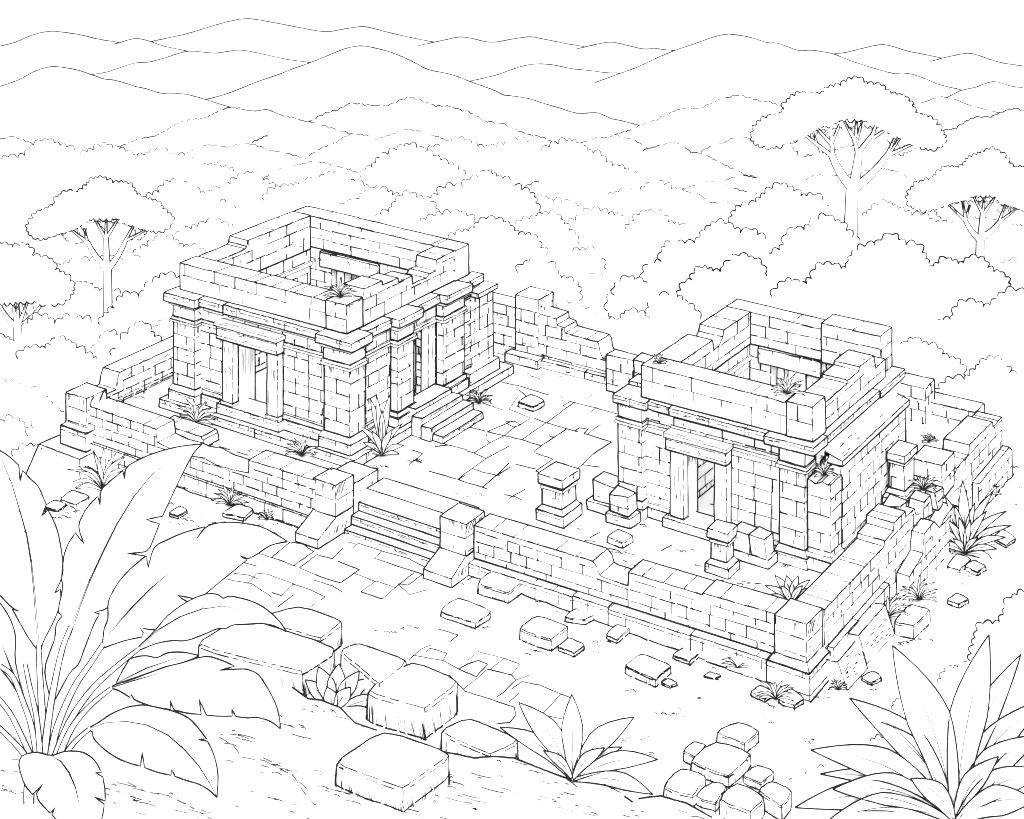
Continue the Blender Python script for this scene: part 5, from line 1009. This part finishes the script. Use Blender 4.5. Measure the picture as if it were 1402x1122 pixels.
T_ = [  # crop, points, scallop size, ink, share of missing scallops, label
 (c3, [(165, 825), (240, 795), (290, 785), (320, 768), (370, 790), (400, 822), (450, 842), (490, 850), (515, 885), (530, 912), (600, 910), (630, 935), (685, 950)], 9, 1.3, .12, 'far tree crown with a long right shoulder below the dip between the big hills'),
 (c1, [(-60, 900), (0, 885), (50, 858), (110, 875), (160, 845), (180, 795), (215, 785), (250, 762), (290, 780), (320, 800), (360, 795), (370, 820), (410, 825)], 9, 1.4, .05, 'far knobbly tree crown at the left edge under the first hill'),
 (c1, [(440, 845), (510, 825), (580, 790), (620, 815), (660, 820), (700, 835), (760, 865)], 8, 1.3, .05, 'far crown above and left of the left umbrella tree top'),
 (c1, [(750, 868), (800, 848), (870, 820), (940, 860), (1000, 845), (1060, 880), (1100, 905), (1180, 910), (1280, 940)], 8, 1.2, .25, 'far low crown trailing right at the foot of the forested slope'),
 (c1, [(1120, 1070), (1190, 1035), (1230, 1025), (1280, 1000), (1310, 970), (1360, 942), (1402, 965), (1440, 990), (1510, 1030)], 8, 1.2, .25, 'pointed pale crown up and right of the left umbrella tree'),
 (c5, [(800, 200), (870, 180), (890, 140), (955, 108), (1010, 125), (1060, 160), (1120, 185), (1180, 200), (1190, 225), (1250, 240), (1290, 270)], 9, 1.4, .12, 'crown touching the right side of the left umbrella tree'),
 (c5, [(960, 420), (1010, 390), (1090, 360), (1160, 325), (1210, 340), (1280, 370), (1330, 380)], 9, 1.2, .3, 'faint crown just above the left corner of the first temple'),
 (c5, [(735, 525), (760, 490), (820, 470), (840, 440), (890, 410), (950, 435), (1000, 475), (1050, 470), (1100, 495), (1130, 520)], 9, 1.3, .25, 'crown between the left umbrella tree trunk and the first temple roof line'),
 (c6, [(45, 380), (60, 345), (110, 312), (230, 295), (290, 255), (340, 270), (385, 250), (440, 220), (490, 260), (550, 280), (620, 310)], 9, 1.3, .25, 'wide crown rising directly behind the left part of the first temple'),
 (c6, [(575, 250), (600, 210), (655, 200), (660, 160), (720, 130), (780, 100), (830, 70), (890, 95), (935, 115), (1000, 150), (1040, 175), (1100, 190), (1110, 220), (1140, 265)], 9, 1.4, .12, 'tallest peaked crown in the middle of the forest above the first temple'),
 (c6, [(940, 100), (1000, 85), (1060, 60), (1120, 35), (1160, 60), (1230, 85), (1285, 100)], 8, 1.3, .15, 'small crown behind the right shoulder of the tallest middle crown'),
 (c6, [(1280, 102), (1340, 80), (1402, 60), (1440, 50), (1500, 60), (1560, 90)], 8, 1.1, .4, 'very faint crown right of the small one in the forest centre'),
 (c6, [(460, 430), (490, 400), (560, 385), (590, 345), (650, 310), (710, 320), (750, 350), (800, 370)], 9, 1.3, .2, 'crown peeking over the middle of the first temple back wall'),
 (c6, [(655, 480), (690, 450), (740, 440), (750, 405), (790, 360), (850, 340), (890, 370), (940, 375), (980, 400), (990, 440), (1010, 480)], 9, 1.3, .2, 'round crown above the middle of the first temple back parapet'),
 (c6, [(930, 380), (980, 360), (1010, 340), (1050, 300), (1130, 305), (1165, 270), (1220, 255), (1270, 218), (1330, 255), (1400, 270), (1430, 320), (1490, 325), (1525, 360), (1530, 390), (1560, 450)], 9, 1.5, .08, 'broad dark-edged crown right of the tallest middle crown'),
 (c6, [(900, 500), (960, 470), (1060, 450), (1110, 440), (1170, 470), (1200, 510)], 9, 1.3, .15, 'low crown over the right end of the first temple parapet'),
 (c6, [(1055, 585), (1110, 560), (1190, 540), (1220, 500), (1290, 470), (1340, 490), (1402, 520), (1430, 570), (1500, 565), (1545, 590), (1550, 625), (1590, 680)], 10, 1.5, .1, 'crown springing from behind the right corner of the first temple'),
 (c7, [(20, 510), (60, 490), (110, 480), (160, 455), (240, 450), (280, 490), (305, 540), (350, 560), (365, 620)], 9, 1.3, .15, 'crown behind the one at the right corner of the first temple'),
 (c7, [(130, 360), (200, 370), (240, 385), (300, 395), (350, 405), (420, 440)], 9, 1.1, .35, 'faint far crown sloping down to the right in the forest centre'),
 (c7, [(310, 510), (360, 490), (420, 440), (470, 425), (510, 450), (600, 465), (650, 490)], 9, 1.2, .3, 'pale crown in the forest centre, left one of a pair above the back wall'),
 (c7, [(600, 560), (660, 500), (710, 450), (760, 435), (820, 455), (860, 500), (930, 515), (980, 540)], 9, 1.2, .25, 'pale crown in the forest centre, right one of a pair above the back wall'),
 (c7, [(335, 660), (400, 650), (470, 655), (500, 720), (510, 760)], 9, 1.2, .3, 'small square-shouldered crown above the back wall tower'),
 (c7, [(530, 360), (600, 328), (650, 325), (710, 320), (780, 280), (810, 275), (880, 320), (940, 325), (960, 335)], 9, 1.2, .25, 'long faint far crown left of the bent foreground hills'),
 (c7, [(35, 775), (60, 735), (120, 700), (180, 710), (230, 735), (255, 800), (330, 810), (375, 860), (370, 930)], 10, 1.4, .2, 'crown directly above the square tower of the back wall'),
 (c7, [(370, 820), (430, 795), (480, 790), (590, 820), (620, 850)], 10, 1.2, .45, 'faint crown behind the stepped end of the back wall'),
 (c7, [(725, 825), (720, 780), (750, 730), (825, 715), (825, 650), (880, 598), (970, 620), (1030, 605), (1060, 540), (1120, 500), (1200, 515), (1250, 560), (1320, 540), (1370, 590), (1402, 590)], 10, 1.7, .03, 'big stepped crown behind the left corner of the second temple'),
 (c7, [(915, 905), (945, 830), (990, 820), (1000, 780), (1050, 745), (1110, 770), (1170, 770), (1200, 710), (1260, 675), (1330, 700), (1380, 740), (1395, 795)], 10, 1.8, .02, 'dark-edged crown right behind the second temple back parapet'),
 (c7, [(560, 1015), (520, 960), (530, 920), (575, 895), (565, 855), (600, 820), (640, 798), (690, 820), (745, 830)], 10, 1.7, .05, 'upright crown behind the broken part of the back wall'),
 (c7, [(740, 1000), (765, 930), (830, 885), (915, 910), (970, 950), (1020, 990), (1040, 1040)], 10, 1.6, .1, 'crown squeezed behind the left corner of the second temple roof'),
 (c7, [(580, 1090), (600, 1020), (640, 980), (720, 1000), (750, 1020), (740, 1070)], 9, 1.5, .1, 'small crown just above the low gap of the back wall'),
 (c7, [(400, 1080), (460, 1080), (480, 1050), (560, 1030), (600, 1050)], 9, 1.3, .2, 'bush peeping over the coping of the back wall'),
 (c7, [(235, 1000), (280, 935), (370, 960), (440, 990), (455, 1020)], 9, 1.1, .35, 'faint bush beside the square tower on the back wall'),
 (c7, [(870, 1110), (880, 1060), (930, 1050), (1000, 1080), (1010, 1110)], 9, 1.3, .2, 'small bush touching the parapet of the second temple on its left'),
 (c7, [(1195, 500), (1215, 450), (1250, 415), (1330, 400), (1370, 360), (1402, 330), (1430, 315), (1460, 285), (1510, 305), (1560, 335), (1600, 365), (1660, 350), (1700, 380), (1740, 420)], 10, 1.5, .05, 'crown left of the tall umbrella tree trunk, set back'),
 (c8, [(-40, 330), (0, 290), (50, 250), (95, 255), (90, 210), (110, 160), (160, 130), (220, 145), (260, 95), (320, 60), (355, 90), (400, 95), (420, 130), (460, 170), (490, 210), (520, 235)], 10, 1.7, .03, 'large crown at the foot of the tall umbrella tree'),
 (c8, [(490, 80), (550, 50), (590, 15), (650, -10), (700, 10), (740, 40), (800, 65), (860, 60), (930, 110), (1000, 90)], 9, 1.3, .15, 'crown seen between the two umbrella tree trunks on the right'),
 (c8, [(30, 510), (45, 480), (75, 440), (120, 410), (200, 450), (240, 420), (260, 360), (330, 320), (380, 340), (415, 370), (455, 345), (450, 300), (480, 260), (540, 230), (600, 240), (630, 195), (690, 165), (750, 225), (830, 220), (850, 270), (885, 325)], 11, 1.8, .02, 'biggest crown filling the space behind the second temple'),
 (c8, [(835, 440), (870, 410), (880, 360), (930, 330), (990, 295), (1060, 340), (1110, 290), (1190, 300), (1210, 375), (1290, 370), (1330, 450)], 10, 1.8, .03, 'crown at the foot of the right edge umbrella tree'),
 (c8, [(1255, 345), (1320, 310), (1365, 320), (1420, 350)], 9, 1.0, .4, 'faint crown tip at the right edge below the umbrella tree'),
 (c8, [(890, 740), (900, 700), (940, 640), (1020, 640), (1020, 600), (1050, 550), (1120, 520), (1190, 570), (1250, 545), (1290, 490), (1350, 470), (1402, 490), (1480, 540)], 11, 1.7, .02, 'crown cut by the right picture edge above the enclosure'),
 (c8, [(745, 800), (770, 755), (810, 730), (860, 765), (940, 790), (960, 840), (1040, 845), (1080, 915), (1070, 965)], 10, 1.5, .12, 'crown just right of the second temple back corner'),
 (c8, [(910, 1040), (960, 1000), (1000, 950), (1070, 970), (1130, 930), (1170, 870), (1225, 840), (1300, 860), (1330, 930), (1400, 940)], 11, 1.6, .08, 'crown directly behind the enclosure back wall'),
 (c5, [(305, 600), (360, 570), (420, 545), (470, 550), (560, 545), (630, 545), (680, 555), (740, 550), (770, 530)], 9, 1.2, .3, 'faint crown crossing behind the left umbrella tree trunk'),
 (c5, [(410, 690), (455, 665), (490, 690), (550, 715), (620, 710), (660, 730)], 9, 1.3, .2, 'small crown left of the left umbrella tree trunk, halfway down'),
 (c5, [(545, 900), (570, 850), (620, 820), (640, 770), (700, 720), (750, 750), (800, 730), (810, 690), (850, 655), (910, 625), (980, 650), (1040, 680)], 10, 1.6, .1, 'stepped crown between the left umbrella tree foot and the first temple'),
 (c5, [(120, 920), (170, 875), (230, 850), (270, 870), (305, 900)], 9, 1.4, .1, 'small crown right of the left edge umbrella tree trunk'),
 (c5, [(300, 895), (340, 870), (400, 845), (430, 870), (480, 865), (520, 900), (545, 930)], 9, 1.4, .15, 'low crown left of the left umbrella tree foot'),
 (c5, [(100, 1090), (130, 1040), (180, 1020), (240, 1035), (290, 1000), (330, 975), (390, 995), (420, 1030), (470, 1060), (530, 1090)], 11, 1.5, .05, 'wide crown behind the far left corner pier'),
 (c5, [(500, 1040), (550, 1000), (570, 950), (625, 935), (650, 970)], 9, 1.3, .3, 'narrow crown in the gap left of the side wall'),
 (c5, [(610, 1070), (640, 1015), (680, 960), (730, 930), (760, 885), (810, 900), (830, 950), (880, 1000)], 10, 1.5, .15, 'crown rising over the left side wall coping'),
 (c5, [(840, 930), (890, 880), (940, 890), (980, 920)], 9, 1.2, .35, 'bush tight against the left flank of the first temple'),
 (c5, [(-60, 985), (0, 970), (40, 970), (80, 1010)], 9, 1.4, .1, 'crown at the left edge under the umbrella tree there')]
last = 1e9
for c, pts, st, ik, ms, lb in sorted(T_, key=lambda q: max(p[1] for p in cv(q[0], q[1]))):
    pp = cv(c, pts); last = min(dd_of(max(p[1] for p in pp) + 4), last * .994); tree(pp, st, lb, ik, ms * .8, d=last)
cL = (0, 330)
for pts, st, ik, ms, lb in (([(-40, 690), (0, 665), (60, 655), (100, 680)], 9, 1.1, .4, 'faint bush at the left edge below the wide crown'), ([(90, 720), (120, 690), (150, 685), (220, 740), (240, 775)], 9, 1.2, .35, 'faint bush left of the far left corner pier'),
                        ([(-30, 880), (0, 850), (60, 825), (110, 850), (130, 910)], 10, 1.3, .25, 'bush at the left edge beside the tip of the left leaf'), ([(130, 910), (160, 860), (210, 805), (260, 795), (300, 800)], 9, 1.2, .3, 'bush at the foot of the far left corner pier'),
                        ([(60, 1005), (90, 965), (130, 955), (200, 965), (230, 990)], 9, 1.3, .2, 'low bush between the left leaf and the far left foundation')):
    p = [(x * .294, 330 + y * .294) for x, y in pts]; tree(p, st, lb, ik, ms, d=dd_of(p[0][1]) + 4, drop=30, name='bush', cat='bush')
tree([(1328, 905), (1333, 883), (1337, 865), (1347, 853), (1365, 856), (1375, 847), (1377, 833), (1386, 817), (1402, 811), (1430, 815), (1450, 840)], 10, 'dark-edged round bush at the right edge above the spiky plant', 1.8, 0, d=56, drop=20, name='bush', cat='bush')
for pts, lb in (([(1285, 935), (1295, 916), (1310, 914), (1322, 908), (1335, 915)], 'small bush behind the two tallest leaves of the corner plant'), ([(1222, 972), (1226, 959), (1240, 957), (1256, 960)], 'tiny bush left of the tallest corner plant leaf'), ([(1352, 905), (1362, 899), (1372, 903), (1382, 915)], 'small bush between the right leaves of the corner plant'), ([(1188, 1035), (1192, 1014), (1205, 1010), (1222, 1014)], 'small bush above the lower left leaves of the corner plant'), ([(1080, 1072), (1090, 1064), (1104, 1060), (1118, 1052), (1135, 1050)], 'low bush between the rock pile and the corner plant')):
    p = G(pts[0][0] + 10, pts[0][1] + 12); tree(pts, 7, lb, 1.2, .2, d=depth(p), drop=14, name='bush', cat='bush')
for pts, lb in (([(1340, 566), (1352, 558), (1366, 553), (1380, 555), (1410, 565)], 'faint crown above the right end of the enclosure wall'), ([(1372, 604), (1380, 597), (1390, 590), (1402, 597), (1420, 604)], 'faint crown at the right edge beside the enclosure corner'), ([(1375, 640), (1382, 633), (1391, 628), (1402, 634), (1420, 645)], 'faint low crown at the right edge, lowest of three')):
    tree(pts, 8, lb, 1.0, .35, drop=18, d=dd_of(pts[0][1]) + 6)

# umbrella trees
def limb(b, p0, p1, r0, r1, d, bend=0):
    """tapered branch between two photo points, radii in pixels"""
    k = d / F; n = 5; m = 8; ring = []
    A = PD(*p0, d); C = PD(*p1, d); ax = (C - A).normalized(); s = ax.cross(FW).normalized(); q = FW
    i0 = []; vs = []
    for i in range(n):
        t = i / (n - 1); c = A.lerp(C, t) + s * (bend * math.sin(math.pi * t) * k); r = (r0 + (r1 - r0) * t ** .8) * k
        for j in range(m): g = 2 * math.pi * j / m; vs.append(c + s * (r * math.cos(g)) + q * (r * math.sin(g)))
    fs = [(i * m + j, i * m + (j + 1) % m, (i + 1) * m + (j + 1) % m, (i + 1) * m + j) for i in range(n - 1) for j in range(m)]
    i00 = len(b.v); b.v += [tuple(v) for v in vs]
    for f in fs: b.f.append(tuple(i00 + i for i in f)); b.m.append(0)
    for j in (0, m // 2): b.poly([vs[i * m + j] for i in range(n)], 1.6, 0)
def umbrella(label, lobes, back, limbs, d, step=8, ink=1.6):
    base = limbs[0][0]; t = thing('umbrella_tree', label, 'tree', PD(*base, d)); b = B()
    for l in limbs: limb(b, *l[:4], d, *(l[4:] or ()))
    for l in limbs:
        if l[3] <= 1.4:
            for _ in range(3):
                t_ = RND.uniform(.35, .95); x = l[0][0] + (l[1][0] - l[0][0]) * t_; y = l[0][1] + (l[1][1] - l[0][1]) * t_; g = RND.uniform(-7, 7); h_ = RND.uniform(5, 12)
                b.tube([PD(x, y, d - .1), PD(x + g * .6, y - h_ * .6, d - .1), PD(x + g, y - h_, d - .1)], .9)
    b.build('trunk', WOODM, parent=t)
    b = B()
    for o in back:
        arcs = scallop(o, step * .8); xs = [p[0] for p in o]; ys = [p[1] for p in o]
        puff(b, arcs, [], (sum(xs) / len(xs), sum(ys) / len(ys)), d + 2.2, .9, ink * .8, .25)
    for o, cen, inkfrom in lobes:
        arcs = scallop(o, step); n = len(arcs)
        puff(b, arcs, [], cen, d - .6, 1.6, ink, .03)
    b.build('crown', LEAFM, parent=t); return t
S = lambda pts, c=(960, 60), k=.3155: [(c[0] + x * k, c[1] + y * k) for x, y in pts]
q5 = lambda pts: cv(c5, pts)
def limbset(f, base, w, fork, ends): pass
umbrella('tall umbrella-shaped tree with branching limbs, highest crown at the upper right',
  [(S([(220, 405), (232, 365), (270, 325), (330, 315), (358, 292), (375, 245), (430, 215), (515, 225), (550, 192), (600, 187), (640, 158), (680, 148), (722, 180), (780, 180), (812, 218), (880, 225), (915, 270), (928, 308), (1000, 320), (1030, 370), (1060, 405), (1045, 440), (985, 460), (940, 432), (870, 402), (820, 385), (790, 345), (760, 325), (690, 330), (610, 322), (570, 345), (490, 362), (440, 372), (430, 400), (370, 430), (305, 450), (235, 435), (220, 405)]), S([(640, 285)])[0], 0)],
  [S([(395, 410), (500, 380), (640, 370), (780, 370), (900, 400), (930, 450), (850, 482), (780, 460), (700, 430), (620, 440), (520, 465), (440, 485), (400, 450), (395, 410)])],
  [(S([(648, 860)])[0], S([(655, 610)])[0], 9.5, 8), (S([(655, 625)])[0], S([(565, 480)])[0], 7, 4.5, 3), (S([(662, 640)])[0], S([(685, 460)])[0], 8, 4.5), (S([(668, 625)])[0], S([(810, 480)])[0], 6.5, 3.5, -3),
   (S([(570, 490)])[0], S([(565, 400)])[0], 3.2, 2), (S([(570, 490)])[0], S([(430, 380)])[0], 3, 1.4), (S([(565, 435)])[0], S([(485, 350)])[0], 2.5, 1.2), (S([(568, 430)])[0], S([(600, 350)])[0], 2, 1.2),
   (S([(680, 480)])[0], S([(660, 400)])[0], 3.2, 2), (S([(665, 415)])[0], S([(615, 325)])[0], 2.6, 1.2), (S([(670, 405)])[0], S([(675, 325)])[0], 2, 1.2), (S([(685, 470)])[0], S([(745, 390)])[0], 3.5, 2), (S([(742, 400)])[0], S([(765, 330)])[0], 2.4, 1.2), (S([(745, 410)])[0], S([(820, 360)])[0], 2.2, 1.1), (S([(675, 420)])[0], S([(700, 330)])[0], 1.8, 1),
   (S([(805, 485)])[0], S([(840, 410)])[0], 2.4, 1.2), (S([(808, 485)])[0], S([(930, 430)])[0], 2.6, 1.1), (S([(815, 478)])[0], S([(870, 400)])[0], 2, 1), (S([(520, 470)])[0], S([(490, 400)])[0], 1.6, 1)], 215, 8, 1.7)
umbrella('umbrella-shaped tree cut by the right picture edge',
  [(S([(895, 675), (905, 640), (935, 605), (1000, 590), (1028, 565), (1060, 535), (1130, 542), (1155, 500), (1215, 475), (1260, 455), (1310, 480), (1350, 540), (1402, 538), (1450, 560), (1480, 600), (1540, 610), (1580, 670), (1550, 720), (1480, 740), (1402, 720), (1350, 700), (1300, 690), (1290, 657), (1220, 660), (1150, 655), (1130, 682), (1050, 690), (1000, 718), (950, 720), (905, 702), (895, 675)]), S([(1240, 610)])[0], 0)],
  [S([(1015, 715), (1080, 690), (1250, 690), (1400, 710), (1460, 760), (1402, 785), (1320, 765), (1240, 745), (1160, 750), (1100, 765), (1040, 755), (1015, 715)])],
  [(S([(1210, 960)])[0], S([(1212, 830)])[0], 6.5, 5.5), (S([(1208, 850)])[0], S([(1145, 765)])[0], 4.5, 2.5, 2), (S([(1214, 850)])[0], S([(1222, 730)])[0], 5, 3), (S([(1220, 840)])[0], S([(1295, 770)])[0], 4.5, 2.3, -2), (S([(1148, 770)])[0], S([(1065, 690)])[0], 2, 1), (S([(1148, 765)])[0], S([(1135, 690)])[0], 2, 1.1),
   (S([(1220, 735)])[0], S([(1180, 660)])[0], 2, 1), (S([(1222, 735)])[0], S([(1230, 660)])[0], 1.8, 1), (S([(1224, 740)])[0], S([(1275, 665)])[0], 2, 1), (S([(1292, 772)])[0], S([(1320, 700)])[0], 1.8, 1), (S([(1292, 775)])[0], S([(1375, 710)])[0], 1.8, .9), (S([(1150, 755)])[0], S([(1165, 700)])[0], 1.4, .8)], 178, 7.5, 1.6)
umbrella('umbrella-shaped tree left of the first temple with one slender trunk',
  [(q5([(150, 372), (165, 335), (200, 290), (250, 265), (300, 255), (305, 210), (350, 170), (420, 180), (465, 150), (500, 105), (555, 90), (610, 125), (690, 120), (730, 150), (745, 195), (800, 215), (870, 225), (895, 280), (940, 300), (945, 335), (920, 370), (870, 385), (800, 378), (745, 350), (700, 345), (690, 308), (620, 318), (560, 320), (500, 315), (450, 310), (445, 350), (390, 370), (320, 400), (220, 430), (165, 405), (150, 372)]), q5([(560, 250)])[0], 0)],
  [q5([(340, 400), (430, 350), (560, 340), (700, 360), (800, 385), (780, 420), (720, 428), (660, 400), (560, 395), (490, 390), (470, 420), (430, 445), (370, 440), (340, 400)])],
  [(q5([(592, 870)])[0], q5([(588, 570)])[0], 5.8, 5.5), (q5([(580, 590)])[0], q5([(480, 445)])[0], 4.8, 2.5, 2), (q5([(585, 590)])[0], q5([(580, 420)])[0], 5, 3.2), (q5([(595, 590)])[0], q5([(690, 435)])[0], 4.5, 2.4, -2), (q5([(482, 450)])[0], q5([(385, 375)])[0], 2.2, 1), (q5([(480, 450)])[0], q5([(460, 370)])[0], 1.8, 1),
   (q5([(578, 425)])[0], q5([(520, 320)])[0], 2.2, 1), (q5([(580, 425)])[0], q5([(582, 320)])[0], 1.8, 1), (q5([(582, 425)])[0], q5([(645, 325)])[0], 2.2, 1), (q5([(688, 438)])[0], q5([(735, 350)])[0], 1.9, 1), (q5([(688, 440)])[0], q5([(815, 372)])[0], 1.9, .9)], 118, 7.5, 1.6)
umbrella('umbrella-shaped tree cut by the left picture edge with a short forked trunk',
  [(q5([(-300, 660), (-260, 560), (-180, 520), (-100, 470), (0, 460), (35, 452), (70, 490), (130, 455), (165, 480), (180, 540), (250, 530), (290, 550), (300, 605), (350, 620), (385, 660), (405, 700), (370, 760), (310, 785), (240, 792), (210, 770), (120, 772), (40, 780), (-100, 790), (-240, 760), (-300, 660)]), q5([(60, 660)])[0], 0)],
  [], [(q5([(97, 1040)])[0], q5([(97, 890)])[0], 5.8, 5.2), (q5([(92, 910)])[0], q5([(5, 800)])[0], 3.6, 1.6, 2), (q5([(92, 900)])[0], q5([(70, 770)])[0], 3.4, 1.4), (q5([(98, 900)])[0], q5([(98, 770)])[0], 3, 1.4), (q5([(102, 905)])[0], q5([(150, 775)])[0], 3, 1.3), (q5([(104, 915)])[0], q5([(235, 780)])[0], 3.4, 1.3, -2)], 96, 9, 1.6)
GROUND.build('ground', EARTH, kind='structure')
